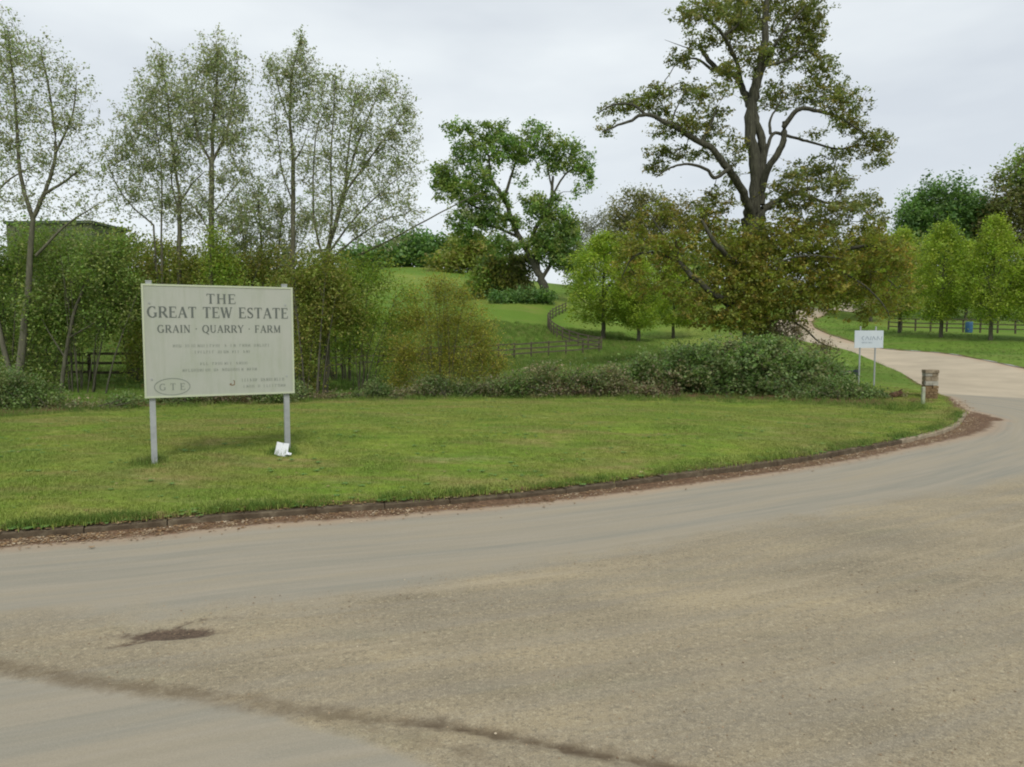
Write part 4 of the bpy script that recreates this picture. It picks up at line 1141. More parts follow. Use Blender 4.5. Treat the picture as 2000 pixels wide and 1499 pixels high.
OB = [b_ + ((1,) if len(b_) < 5 else ()) + ((R.uniform(-2.2, 2.2),) if len(b_) < 6 else ()) + ('oak',) for b_ in OB]
low = [(1290, 420, 52, 28, .7), (1245, 465, 40, 44, .7), (1222, 530, 30, 40, .5), (1310, 490, 60, 50, .8), (1370, 440, 50, 40), (1420, 500, 66, 46, 1), (1500, 480, 80, 55, 1.1), (1590, 480, 76, 50, 1.1), (1680, 480, 66, 48), (1735, 500, 50, 50, .8), (1770, 550, 30, 40, .6),
       (1400, 560, 64, 44), (1480, 560, 74, 50, 1.1), (1580, 555, 80, 46, 1.2), (1670, 550, 70, 50, 1.1), (1730, 590, 42, 44, .7), (1450, 620, 60, 34), (1390, 620, 46, 30), (1540, 610, 56, 26, 1), (1690, 620, 34, 26, .6), (1620, 592, 44, 20, .8), (1350, 590, 44, 44, .7), (1290, 560, 40, 46, .35), (1500, 650, 40, 20, .6)]
low += [(1225, 480, 40, 30, .5), (1250, 560, 36, 34, .35), (1765, 500, 26, 34, .5), (1780, 585, 20, 30, .4), (1700, 450, 40, 24, .5), (1738, 615, 16, 18, .5), (1625, 610, 18, 14, .5), (1425, 455, 44, 26, .7), (1530, 440, 50, 24, .7), (1455, 525, 50, 32, .9), (1545, 520, 50, 30, .8), (1470, 590, 56, 32, .9), (1630, 520, 50, 30, .7)]
lowoff = [-2.2, -1.0, -1.5, -2.6, -2.4, -3.0, -2.6, -3.2, .8, -1.5, -.5, -3.2, -3.4, -2.8, -1.2, .5, -2.6, -3, -2, .2, -.6, -3, -3.2, -2.2, -2.6, -2.4, -3.2, -3, -3.2, 1.5]
OB += [(b_[0], b_[1], b_[2] * .86, b_[3] * .80, (b_[4] if len(b_) > 4 else 1) * 1.05, lowoff[k_ % len(lowoff)] * .8 + R.uniform(-.7, .7), 'oaklow') for k_, b_ in enumerate(low)]
tree('big_oak', 'tall spreading oak in olive brown spring leaf above the bramble mound', 'tree', OD, (1478, 715), OL, OB, 6200, 112000, .118, 'oak', .105, seg=.26, wig=.13, rmin=.0055, depth=1.1, shell=.42, twigleaf=.12, liftup=.3, maxk=12, flat=.7, halo=.16, bark=m_oakbark)

# ================================================================== sparse willows and alders along the ditch
WK = dict(spread=.085, seg=.2, wig=.06, rmin=.0042, liftup=2.5, twigleaf=.45, up=.1, depth=1.0, bark=m_barkl, shell=.7, halo=.36)
def wil(label, d, base, limbs, blobs, na, nl, **kw):
    k = dict(WK); k.update(kw)
    return tree('alder_tree', label, 'tree', d, base, limbs, blobs, int(na * 1.75), int(nl * .50), .076, 'willow', group='thin leaved trees along the ditch', **{a: b_ for a, b_ in k.items() if a != 'leaf'})
wil('big thin leaved tree cut by the picture edge, rising over the dark shed', 24.0, (30, 800),
    [(.14, .07, ['base', (50, 620), (65, 425)]), (.07, .02, [(65, 425), (88, 375), (108, 300), (100, 200), (80, 100)]), (.05, .015, [(88, 378), (130, 352), (165, 325)]), (.07, .02, [(65, 430), (40, 340), (30, 200), (15, 60)]),
     (.09, .03, ['base', (-10, 600), (-30, 400), (-60, 200)]), (.04, .01, [(-30, 400), (20, 350), (75, 320)]), (.05, .01, [(70, 500), (130, 440), (190, 400)]), (.04, .012, [(108, 300), (140, 230), (150, 160)])],
    [(12, 70, 30, 45), (20, 120, 50, 50), (75, 120, 38, 42), (130, 165, 38, 38), (60, 210, 60, 42), (135, 240, 45, 50), (20, 280, 60, 50), (90, 320, 60, 40, .7), (150, 340, 40, 45, .6), (40, 390, 60, 30, .6), (190, 410, 32, 30, .5), (-60, 180, 70, 140), (-50, 380, 60, 80), (130, 410, 45, 22, .5), (200, 330, 18, 30, .3)], 1500, 36000)
wil('thin leaved tree with fanned low branches above the top corner of the estate board', 25.5, (350, 795),
    [(.10, .06, ['base', (352, 620), (350, 480), (352, 380)]), (.05, .015, [(352, 385), (338, 300), (328, 200), (315, 115)]), (.035, .01, [(315, 470), (316, 370), (312, 300), (300, 220)]), (.06, .04, ['base', (320, 600), (315, 470)]),
     (.03, .008, [(300, 440), (255, 400), (222, 350), (205, 300)]), (.04, .03, ['base', (310, 560), (300, 440)]), (.04, .01, [(352, 395), (375, 360), (400, 335)]), (.035, .01, [(350, 420), (335, 350), (345, 280), (360, 200)])],
    [(312, 125, 26, 30), (300, 180, 42, 34), (345, 190, 32, 40), (275, 235, 42, 38), (330, 250, 45, 42), (255, 280, 38, 34), (290, 320, 50, 40), (225, 320, 26, 38, .7), (350, 320, 36, 40), (260, 380, 48, 34, .7), (330, 400, 44, 40, .8), (370, 260, 24, 40, .7), (370, 420, 40, 40, .6)], 1400, 31000)
wil('straight stemmed thin leaved tree with a knot of forks, second of the row', 25.0, (413, 795),
    [(.11, .08, ['base', (415, 620), (413, 500), (413, 312)]), (.06, .015, [(413, 315), (418, 220), (425, 150), (422, 80)]), (.05, .012, [(413, 318), (388, 270), (378, 210), (375, 160)]), (.05, .012, [(414, 318), (440, 265), (455, 200), (462, 140)]),
     (.03, .008, [(413, 420), (450, 375), (480, 340)]), (.03, .008, [(413, 460), (390, 420), (370, 395)])],
    [(425, 100, 28, 32), (405, 140, 40, 34), (452, 150, 34, 38), (385, 200, 36, 42), (430, 210, 44, 44), (470, 210, 22, 44, .7), (455, 270, 40, 36), (400, 270, 38, 34, .7), (475, 330, 24, 40, .6), (435, 350, 40, 36, .6), (480, 410, 34, 40, .6), (440, 430, 40, 40, .6), (395, 390, 30, 40, .5)], 1250, 28000)
wil('slender pointed thin leaved tree, third of the row, tallest over the board', 26.5, (572, 790),
    [(.12, .07, ['base', (574, 620), (571, 500), (573, 310)]), (.06, .012, [(573, 312), (566, 230), (570, 150), (588, 70)]), (.035, .01, [(573, 318), (590, 290), (602, 255)]), (.03, .01, [(570, 390), (552, 340), (545, 290), (535, 200)]), (.03, .008, [(568, 240), (548, 190), (535, 130)])],
    [(588, 82, 9, 20, 1.4), (585, 115, 30, 20), (560, 145, 40, 26), (530, 135, 16, 26, .6), (600, 160, 30, 30), (565, 195, 44, 30, .8), (545, 250, 32, 30, .5), (595, 235, 32, 30, .6), (525, 270, 22, 40, .35), (560, 300, 40, 24, .35), (600, 330, 40, 40, .4), (540, 340, 30, 30, .3)], 1000, 17000)
wil('broad fan shaped thin leaved tree, last of the row before the open field', 25.5, (636, 790),
    [(.11, .06, ['base', (638, 640), (636, 520), (655, 440), (672, 375)]), (.05, .012, [(672, 378), (690, 310), (715, 240), (745, 170)]), (.045, .01, [(672, 378), (715, 320), (760, 260), (795, 210)]), (.05, .012, [(640, 520), (648, 420), (646, 330), (650, 240), (655, 150)]),
     (.045, .01, [(638, 530), (615, 440), (612, 350), (618, 260), (640, 200)]), (.04, .01, [(645, 490), (690, 430), (740, 380), (800, 330)]), (.04, .01, [(640, 510), (690, 470), (750, 430), (790, 420)]), (.04, .01, [(672, 380), (680, 300), (690, 220), (695, 170)]),
     (.035, .012, [(700, 500, .5), (760, 470, .5), (830, 432, .5), (890, 400, .5), (940, 375, .5)])],
    [(655, 165, 30, 28), (700, 190, 38, 34), (750, 180, 36, 34), (790, 215, 26, 34), (640, 220, 40, 34), (700, 250, 44, 40), (770, 265, 42, 38), (640, 300, 44, 40, .8), (710, 320, 50, 40), (780, 320, 40, 36), (670, 380, 50, 40, .9), (750, 385, 50, 36, .7), (790, 400, 30, 40, .5), (700, 440, 50, 40, .8), (630, 430, 40, 50, .7), (760, 450, 50, 30, .6), (860, 415, 60, 8, .25)], 1600, 36000)
wil('bushy brownish thin leaved tree filling the gap between the slender tree and the forked one', 27.5, (520, 790),
    [(.06, .03, ['base', (515, 600), (510, 480), (505, 390)]), (.05, .02, ['base', (535, 600), (545, 480), (555, 400)]), (.04, .02, ['base', (500, 600), (480, 500), (470, 430)])],
    [(500, 380, 32, 36), (545, 405, 36, 34), (480, 430, 36, 34), (525, 450, 50, 40), (600, 430, 40, 34), (470, 480, 45, 40), (560, 490, 50, 40)], 800, 20000, leaf=.07)

# ================================================================== shrubs and hedge mass
BK = dict(seg=.25, rmin=.005, depth=.8, liftup=1.5, shell=.6, twigleaf=.3)
bush('ditch_shrub', 'dense dark green shrub at the picture edge below the shed', 25.2, (20, 805), [(10, 520, 70, 60), (70, 500, 60, 50), (0, 620, 80, 70), (90, 600, 60, 70), (40, 710, 70, 60), (-70, 600, 60, 130), (20, 770, 80, 30)], 800, 30000, .085, 'hedge', .22, stems=22, sr=.028, group='ditch shrubs', **BK)
bush('ditch_shrub', 'green shrub with a leaning dark stem beside the estate board', 24.6, (160, 800), [(150, 500, 50, 40), (120, 560, 60, 60), (200, 520, 50, 50), (190, 590, 60, 60), (110, 650, 55, 50), (175, 655, 40, 35, .6), (60, 740, 60, 50), (250, 590, 50, 60), (230, 490, 40, 26)], 800, 28000, .085, 'hedge', .22, stems=14, sr=.03, group='ditch shrubs', **BK)
HK = dict(seg=.4, rmin=.008, depth=.5, liftup=1.0, shell=.6, twigleaf=.2)
bush('hedge_shrub', 'tall green hedge shrub standing behind the ditch under the shed', 29.5, (60, 770), [(0, 540, 70, 60), (80, 480, 60, 42), (150, 500, 50, 46), (60, 600, 80, 60), (150, 600, 60, 60), (20, 690, 70, 60), (110, 690, 50, 50, .6), (-60, 620, 60, 120), (60, 450, 50, 14, .8), (150, 448, 30, 12, .7)], 420, 12000, .13, 'hedge', .28, stems=12, sr=.05, group='tall hedge shrubs', **HK)
bush('hedge_shrub', 'olive green hedge shrub rising just behind the top corner of the board', 30, (270, 765), [(230, 500, 50, 40), (280, 500, 50, 40), (220, 580, 50, 50), (280, 590, 50, 60), (340, 520, 60, 40), (340, 600, 60, 60), (260, 660, 50, 46, .7), (240, 470, 40, 16, .7)], 380, 9500, .13, 'olive', .28, stems=10, sr=.05, group='tall hedge shrubs', **HK)
bush('hedge_shrub', 'green hedge shrub closing the view behind the middle of the board', 30.5, (470, 760), [(430, 510, 60, 36), (500, 510, 60, 36), (560, 530, 60, 40), (440, 600, 70, 60), (540, 610, 60, 60), (470, 690, 80, 50), (560, 690, 50, 50)], 360, 9000, .13, 'olive', .28, stems=10, sr=.05, group='tall hedge shrubs', **HK)
bush('hedge_shrub', 'light green hedge shrub behind the thin shrubs, ending at the field', 31, (680, 750), [(625, 530, 44, 40), (680, 550, 40, 30, .7), (640, 600, 50, 50), (710, 620, 44, 34, .5), (650, 670, 50, 40, .5)], 260, 6500, .12, 'lightgreen', .27, stems=10, sr=.045, group='tall hedge shrubs', **HK)
tree('leaning_stem', 'dark leaning crooked stem in the shrubs beside the fence gap', 'tree', 24.0, (118, 800), [(.07, .03, ['base', (128, 700), (142, 620), (165, 560), (180, 500)]), (.035, .01, [(135, 660), (170, 640), (200, 620)]), (.03, .01, [(128, 700), (90, 640), (70, 590)])],
     [(180, 520, 40, 40), (200, 610, 26, 24), (80, 600, 30, 30)], 120, 3500, .08, 'hedge', .22, seg=.25, rmin=.006)
bush('ditch_shrub', 'olive brown shrub directly behind the top of the estate board', 25.8, (360, 795), [(300, 520, 50, 50), (370, 520, 50, 50), (440, 530, 50, 50), (510, 520, 50, 45), (300, 620, 60, 60), (400, 620, 60, 60), (500, 620, 60, 60), (290, 700, 45, 50), (400, 700, 60, 50), (500, 710, 60, 50)], 950, 36000, .085, 'olive', .22, stems=22, sr=.028, group='ditch shrubs', **BK)
bush('ditch_shrub', 'bright green shrub spray poking above the middle of the estate board', 24.4, (430, 795), [(430, 520, 34, 40), (450, 580, 30, 40), (420, 470, 22, 26, .7)], 200, 6500, .075, 'lightgreen', .2, stems=7, sr=.02, group='ditch shrubs', **BK)
bush('ditch_shrub', 'dark stemmed olive shrub just past the end of the estate board', 24.8, (600, 790), [(590, 560, 45, 50), (640, 540, 45, 45), (610, 630, 45, 50), (595, 700, 35, 45, .8), (660, 600, 50, 50), (600, 760, 30, 22)], 560, 18000, .08, 'olive', .2, stems=16, sr=.04, group='ditch shrubs', **BK)
bush('ditch_shrub', 'thin light green shrub between the board and the domed shrub', 26.0, (700, 785), [(680, 545, 50, 36, .8), (735, 560, 40, 34, .6), (700, 620, 60, 46, .8), (765, 630, 46, 40, .6), (680, 680, 50, 36, .5), (750, 690, 50, 34, .6), (790, 580, 40, 34, .4), (720, 520, 50, 30, .4)], 640, 14500, .075, 'lightgreen', .22, stems=14, sr=.02, group='ditch shrubs', **BK)
dome = []
bush('domed_shrub', 'broad domed yellow green shrub of upright twigs in front of the hill field', 25.2, (868, 785),
     [(850, 570, 40, 32, .7), (895, 580, 40, 34, .7), (810, 620, 40, 40, .9), (870, 630, 55, 45), (930, 640, 44, 44, .9), (800, 690, 44, 44), (870, 700, 60, 50), (940, 700, 48, 46), (975, 720, 30, 30, .6), (850, 750, 80, 32), (940, 750, 50, 28), (775, 740, 36, 34, .7), (860, 545, 20, 18, .4)], 1300, 40000, .055, 'yellowshrub', .17, stems=44, sr=.014, group=None, **BK)

# ================================================================== brambles and ivy mound
def mound(name, label, d, base, blobs, n_leaf, leaf, spread, pal, n_att, **kw):
    return bush(name, label, d, base, blobs, n_att, n_leaf, leaf, pal, spread, stems=kw.pop('stems', 14), sr=.018, seg=.3, rmin=.006, depth=kw.pop('depth', .9), liftup=.6, shell=.5, twigleaf=.25, cat='brambles', **kw)
mound('ivy_mound', 'high dark green ivy and bramble mound round the foot of the big oak', 24.6, (1440, 790),
      [(1440, 705, 80, 36), (1370, 712, 66, 34), (1520, 705, 70, 32), (1585, 725, 50, 28), (1290, 728, 66, 30), (1480, 745, 110, 42), (1600, 757, 60, 28), (1380, 750, 84, 34), (1480, 672, 50, 14, .5), (1220, 742, 50, 28), (1530, 775, 100, 20, 1.2), (1650, 770, 40, 20), (1360, 774, 90, 20), (1420, 675, 36, 12, .35, 0, 'bramble'), (1560, 740, 60, 26, .6, 0, 'bramble'), (1330, 740, 50, 20, .6, -.4, 'bramble'), (1250, 765, 60, 20, 1, -.4, 'bramble'), (1340, 690, 30, 12, .3), (1250, 712, 24, 10, .3)], 80000, .10, .12, 'ivy', 3000, depth=1.2, stems=60, halo=.25)
mound('bramble_patch', 'dark bramble tail beside the posts of the small white sign', 22.8, (1660, 793), [(1600, 772, 50, 24), (1650, 768, 45, 24), (1690, 778, 36, 18), (1725, 787, 18, 9), (1560, 782, 50, 16)], 14000, .07, .10, 'ivy', 420, halo=.25)
mound('bramble_patch', 'tangled bramble bank with dead brown canes between domed shrub and ivy mound', 23.8, (1130, 785), [(1180, 745, 50, 24, 1, 0, 'bramble'), (1120, 765, 50, 18, 1, 0, 'dead'), (1060, 750, 44, 26, 1, 0, 'bramble'), (1230, 770, 50, 16, 1, 0, 'dead'), (1010, 755, 40, 22, 1, 0, 'ivy'), (1290, 772, 50, 14, 1, 0, 'dead'), (1130, 738, 40, 18, .7, 0, 'ivy'), (1070, 726, 40, 14, .6, 0, 'bramble')], 22000, .07, .13, 'bramble', 620)
mound('bramble_patch', 'dead brown bracken tuft around the rotten log near the pillar', 22.6, (1755, 790), [(1750, 778, 16, 9, 1, 0, 'dead'), (1772, 784, 16, 5, 1, 0, 'dead')], 1600, .05, .07, 'dead', 70, stems=6)
mound('bramble_patch', 'low bramble bank under the domed yellow green shrub', 24.0, (880, 785), [(830, 765, 50, 18, 1, 0, 'bramble'), (900, 765, 50, 20, 1, 0, 'ivy'), (960, 760, 44, 20, 1, 0, 'bramble'), (850, 748, 44, 14, .7, 0, 'ivy')], 11000, .065, .12, 'ivy', 330)
mound('bramble_patch', 'small dark green ivy clump on the verge edge short of the domed shrub', 23.6, (735, 785), [(735, 763, 28, 17, 1.3, 0, 'ivy'), (697, 774, 20, 7, .8, 0, 'ivy'), (778, 776, 22, 7, .7, 0, 'bramble')], 4200, .06, .10, 'ivy', 200)
mound('bramble_patch', 'dead brown bramble strip past the far post of the estate board', 23.0, (630, 788), [(620, 778, 50, 9, 1, 0, 'dead'), (665, 778, 24, 7, 1, 0, 'bramble'), (575, 768, 34, 22, 1, 0, 'ivy')], 4200, .06, .10, 'dead', 240)
mound('bramble_patch', 'dark undergrowth strip visible beneath the estate board', 22.0, (430, 795), [(340, 782, 60, 22, 1, 0, 'ivy'), (450, 778, 60, 20, 1, 0, 'dead'), (530, 770, 50, 26, 1, 0, 'ivy'), (400, 770, 60, 20, 1, 0, 'ivy')], 13000, .065, .12, 'ivy', 380)
mound('bramble_patch', 'undergrowth strip along the verge between picture edge and estate board', 20.5, (130, 808), [(60, 780, 70, 30, 1, 0, 'ivy'), (160, 795, 60, 9, .7, 0, 'bramble'), (245, 788, 40, 16, 1, 0, 'ivy'), (-30, 780, 60, 44, 1, 0, 'ivy'), (20, 750, 60, 34, .8, 0, 'ivy')], 16000, .065, .12, 'ivy', 480)
bush('twiggy_thicket', 'bare twiggy thicket at the base of the big oak beside the drive', 30.0, (1545, 700), [(1560, 650, 26, 18, .6), (1520, 640, 30, 20, .7), (1610, 680, 36, 12, .5)], 230, 2200, .08, 'dead', .14, stems=12, sr=.02, seg=.25, rmin=.006)

# ================================================================== the estate sign
pL, pR = W(277, 600, 11.62), W(571.5, 600, 12.63)
ang = math.atan2(pR[1] - pL[1], pR[0] - pL[0]); BW = math.hypot(pR[0] - pL[0], pR[1] - pL[1])
zt = (W(277, 554, 11.62)[2] + W(571, 563, 12.63)[2]) / 2; zb = (W(277, 777, 11.62)[2] + W(571, 769, 12.63)[2]) / 2
BH = zt - zb
mx0, my0 = (pL[0] + pR[0]) / 2, (pL[1] + pR[1]) / 2
gz = Hs(mx0, my0)
sign = empty('estate_sign', (mx0, my0, gz), 'large pale estate board on two grey steel posts on the grass verge', 'sign', None, ang)
def sl_(p): return p       # local frame: x along board, y away from the viewer
BZ = zb - gz
TH = 0.03
v, f = box(0, 0, BZ + BH / 2, BW, TH, BH, 0); mesh_obj('board', v, f, m_board, sign)
parts = [box(0, -.003, BZ + BH - .012, BW + .006, TH + .012, .028), box(0, -.003, BZ + .012, BW + .006, TH + .012, .028),
         box(-BW / 2 + .012, -.003, BZ + BH / 2, .028, TH + .011, BH - .03), box(BW / 2 - .012, -.003, BZ + BH / 2, .028, TH + .011, BH - .03)]
v, f = join(parts); mesh_obj('board_edging', v, f, m_trim, sign)
for sgn, px_ in ((-1, 291), (1, 556)):
    x = (px_ - (277 + 571.5) / 2) / 294.5 * BW * (1.02 if sgn > 0 else 1)
    x = -BW / 2 + .105 if sgn < 0 else BW / 2 - .125
    c_, s_ = math.cos(ang), math.sin(ang)
    yy = TH / 2 + .047
    wx, wy = mx0 + x * c_ - yy * s_, my0 + x * s_ + yy * c_
    zg = Hs(wx, wy) - gz - .1; top = BZ + BH + .045
    v, f = box(x, yy, (zg + top) / 2, .088, .085, top - zg, .004); mesh_obj('post', v, f, m_galv, sign)
    v, f = box(x, yy, top + .006, .096, .093, .014, .003); mesh_obj('post_cap', v, f, m_galv, sign)
    for zz in (BZ + .3, BZ + BH - .3):
        v, f = cyl((x, -TH / 2 - .001, zz), (x, -TH / 2 - .010, zz), .014, 8); mesh_obj('bolt', v, f, m_galv, sign)

# serif letters drawn as strokes: (x0,y0,x1,y1,width) in a box 1 high
TK, TN = .16, .065
def serif(x, y, w_=.30): return [(x - w_ / 2, y, x + w_ / 2, y, .05)]
def arc(cx, cy, rx, ry, a0, a1, n_, w0, w1):
    o = []
    for i in range(n_):
        t0, t1 = a0 + (a1 - a0) * i / n_, a0 + (a1 - a0) * (i + 1) / n_
        tm_ = math.radians((t0 + t1) / 2); wv = w0 + (w1 - w0) * abs(math.cos(tm_))
        t0, t1 = math.radians(t0), math.radians(t1)
        o.append((cx + rx * math.cos(t0), cy + ry * math.sin(t0), cx + rx * math.cos(t1), cy + ry * math.sin(t1), wv))
    return o
def stem(x, y0=0.0, y1=1.0, w_=TK, s=(1, 1)):
    o = [(x, y0, x, y1, w_)]
    if s[0]: o += serif(x, y0 + .025)
    if s[1]: o += serif(x, y1 - .025)
    return o
GL = {
 'T': (.80, stem(.40, s=(1, 0)) + [(.03, .97, .77, .97, .06), (.05, .99, .05, .78, .05), (.75, .99, .75, .78, .05)]),
 'H': (.92, stem(.17) + stem(.75) + [(.17, .52, .75, .52, TN)]),
 'E': (.76, stem(.17) + [(.17, .97, .68, .97, .06), (.17, .52, .52, .52, TN), (.17, .03, .70, .03, .06), (.67, .99, .67, .80, .05), (.70, .01, .70, .24, .05), (.53, .62, .53, .42, .04)]),
 'G': (.96, arc(.50, .5, .40, .48, 50, 320, 14, .06, TK) + [(.80, .42, .80, .08, TK), (.62, .42, .95, .42, .05), (.76, .98, .76, .74, .05)]),
 'R': (.88, stem(.17) + [(.17, .97, .45, .97, .06), (.17, .50, .45, .50, .06)] + arc(.44, .735, .24, .235, -90, 90, 8, .06, TK) + [(.42, .50, .80, .03, TK), (.70, .025, .92, .025, .05)]),
 'A': (.90, [(.10, .02, .45, .98, TN), (.45, .98, .78, .02, TK), (.22, .34, .66, .34, .055), (0, .025, .24, .025, .05), (.62, .025, .92, .025, .05)]),
 'W': (1.20, [(.10, .98, .36, .02, TK), (.36, .02, .60, .98, TN), (.56, .98, .82, .02, TK), (.82, .02, 1.08, .98, TN), (0, .975, .26, .975, .05), (.48, .975, .70, .975, .05), (.96, .975, 1.2, .975, .05)]),
 'S': (.66, arc(.33, .74, .22, .23, 30, 250, 8, .06, .12) + [(.20, .62, .46, .40, TK)] + arc(.33, .26, .24, .23, 70, -150, 8, .06, .12) + [(.54, .98, .54, .76, .05), (.09, .02, .09, .24, .05)]),
 'I': (.40, stem(.20)),
 'N': (.94, [(.15, 0, .15, 1, .065), (.15, .98, .78, .02, TK), (.78, 0, .78, 1, .065), (0, .975, .22, .975, .05), (.02, .025, .28, .025, .05), (.65, .975, .92, .975, .05)]),
 'Q': (1.0, arc(.5, .5, .40, .48, 0, 360, 18, .06, TK) + [(.50, .04, .95, -.22, .10)]),
 'U': (.90, [(.17, 1, .17, .35, TK), (.74, 1, .74, .35, .065), (.04, .975, .32, .975, .05), (.62, .975, .88, .975, .05)] + arc(.455, .33, .285, .31, 180, 360, 9, .08, .12)),
 'Y': (.86, [(.10, .98, .43, .48, TK), (.76, .98, .43, .48, TN), (.43, .5, .43, .02, TK), (.28, .025, .58, .025, .05), (0, .975, .24, .975, .05), (.63, .975, .88, .975, .05)]),
 'F': (.72, stem(.17) + [(.17, .97, .66, .97, .06), (.17, .50, .52, .50, TN), (.65, .99, .65, .78, .05), (.53, .60, .53, .40, .04)]),
 'M': (1.10, [(.16, 0, .16, 1, .065), (.16, .98, .52, .05, TK), (.52, .05, .88, .98, TN), (.90, 0, .90, 1, TK), (.02, .025, .30, .025, .05), (.76, .025, 1.04, .025, .05), (.04, .975, .2, .975, .05), (.86, .975, 1.04, .975, .05)]),
 '.': (.34, [(.10, .5, .24, .5, .14)]), ' ': (.42, [])}
def stroke_quads(strokes, ox, oy, sx, sy, y_, th=.0):
    V, F = [], []
    for (x0, y0, x1, y1, w_) in strokes:
        X0, Y0, X1, Y1 = ox + x0 * sx, oy + y0 * sy, ox + x1 * sx, oy + y1 * sy
        dx, dy = X1 - X0, Y1 - Y0; L_ = math.hypot(dx, dy) or 1e-6
        hw = w_ * sy / 2; nx, ny = -dy / L_ * hw, dx / L_ * hw
        o = len(V); e = dx / L_ * .004 * 0, 0
        for yy_ in (y_, y_ - .0025 - .0001 * (o % 7)):
            V += [(X0 + nx, yy_, Y0 + ny), (X1 + nx, yy_, Y1 + ny), (X1 - nx, yy_, Y1 - ny), (X0 - nx, yy_, Y0 - ny)]
        F += [(o + 4, o + 5, o + 6, o + 7), (o, o + 1, o + 5, o + 4), (o + 1, o + 2, o + 6, o + 5), (o + 2, o + 3, o + 7, o + 6), (o + 3, o, o + 4, o + 7)]
    return V, F
def word_width(txt, sp): return sum(GL[c_][0] + sp for c_ in txt) - sp
def letters(txt, cxm, zbase, h, width, mat_, parent, name, sp=.10, y0=-TH / 2 - .0005, weight=1.0):
    tot = word_width(txt, sp); sx = width / tot; x = cxm - width / 2
    pr = []
    for c_ in txt:
        st_ = [(a, b_, c2, d2, w2 * weight) for a, b_, c2, d2, w2 in GL[c_][1]]
        pr.append(stroke_quads(st_, x, zbase, sx, h, y0)); x += (GL[c_][0] + sp) * sx
    v, f = join(pr)
    return mesh_obj(name, v, f, mat_, parent)
Z = lambda fr: BZ + BH * (1 - fr)          # fraction down the board
letters('THE', .006 * BW, Z(.163), .080 * BH * 1.1, .195 * BW, m_letter, sign, 'lettering', .16, weight=1.15)
letters('GREAT TEW ESTATE', -.003 * BW, Z(.292), .098 * BH, .935 * BW, m_letter, sign, 'lettering', .10, weight=1.15)
letters('GRAIN . QUARRY . FARM', .0, Z(.425), .068 * BH, .82 * BW, m_letter, sign, 'lettering', .12, weight=1.1)
def faint_row(cxm, zbase, h, width, parent, mat_, words_, seed, y0=-TH / 2 - .0005, name='small_print'):
    """print too small to read in the photo: strokes of letter height in word groups"""
    r = random.Random(seed); pr = []; tot = sum(words_) + len(words_) - 1; u = width / tot; x = cxm - width / 2
    for w_ in words_:
        for i in range(w_):
            st_ = [(.2, 0, .2, 1, .14)]
            if r.random() < .6: st_.append((.2, r.choice((.1, .9)), .7, r.choice((.1, .9)), .10))
            if r.random() < .5: st_.append((.68, .0, .68, 1, .12))
            pr.append(stroke_quads(st_, x, zbase, u, h, y0)); x += u
        x += u
    v, f = join(pr); return mesh_obj(name, v, f, mat_, parent)
faint_row(.01 * BW, Z(.555), .026 * BH, .655 * BW, sign, m_letter2, [3, 12, 1, 2, 4, 6], 1)
faint_row(.012 * BW, Z(.612), .026 * BH, .38 * BW, sign, m_letter2, [7, 4, 3, 3], 2)
faint_row(.015 * BW, Z(.718), .026 * BH, .32 * BW, sign, m_letter2, [3, 7, 4], 3)
faint_row(-.01 * BW, Z(.775), .026 * BH, .50 * BW, sign, m_letter2, [10, 2, 8, 4], 4)
# oval emblem
ov = []
for i in range(28):
    a0, a1 = i / 28 * 2 * math.pi, (i + 1) / 28 * 2 * math.pi
    ov.append((math.cos(a0), math.sin(a0), math.cos(a1), math.sin(a1), .075))
ex_, ez_ = -.327 * BW, Z(.905); orx, ory = .113 * BW, .074 * BH
pr = []
for (x0, y0, x1, y1, w_) in ov:
    pr.append(stroke_quads([(x0 * orx, y0 * ory, x1 * orx, y1 * ory, .012)], ex_, ez_, 1, 1, -TH / 2 - .0005))
v, f = join(pr); mesh_obj('oval_ring', v, f, m_letter2, sign)
letters('G T E', ex_, ez_ - .031 * BH, .06 * BH, .165 * BW, m_letter2, sign, 'lettering', .1)
# small brown emblem and company print, lower right corner of the board
eb = [(-.5, -.4, .1, -.55, .22), (.1, -.55, .55, -.35, .2), (.45, -.4, .5, .4, .16), (.5, .4, .2, .55, .14), (-.5, -.35, -.15, -.1, .16)]
v, f = stroke_quads(eb, .065 * BW, Z(.885), .075, .075, -TH / 2 - .0005); mesh_obj('emblem', v, f, m_emblem, sign)
faint_row(.28 * BW, Z(.878), .030 * BH, .30 * BW, sign, m_letter2, [6, 9], 5)
faint_row(.29 * BW, Z(.935), .026 * BH, .30 * BW, sign, m_letter2, [4, 1, 8], 6)

# white sheet tied to the foot of the far post, a scrap beside it
c_, s_ = math.cos(ang), math.sin(ang)
xp = BW / 2 - .125; fx, fy = mx0 + xp * c_, my0 + xp * s_
fz = Hs(fx, fy)
sp_ = W(550, 873, 12.36)
sheet = empty('white_notice', (sp_[0], sp_[1], Hs(sp_[0], sp_[1])), 'small tilted white plastic notice leaning at the foot of the far sign post', 'notice')
v = [(-.115, -.03, .03), (-.01, -.055, .0), (.10, -.035, -.015), (.125, .015, .20), (.02, -.012, .215), (-.075, .0, .235)]
v2 = [(a, b_ + .010, c2 + .002) for a, b_, c2 in v]
F_ = [(0, 1, 4, 5), (1, 2, 3, 4), (11, 10, 7, 6), (10, 9, 8, 7), (0, 6, 7, 1), (1, 7, 8, 2), (2, 8, 9, 3), (3, 9, 10, 4), (4, 10, 11, 5), (5, 11, 6, 0)]
mesh_obj('sheet', v + v2, F_, m_paper, sheet)
v, f = cyl((.035, .05, .20), (.035, -.02, .205), .006, 6); mesh_obj('cable_tie', v, f, m_dark, sheet)
sc2 = W(562, 886, 12.3); gz2 = Hs(sc2[0], sc2[1])
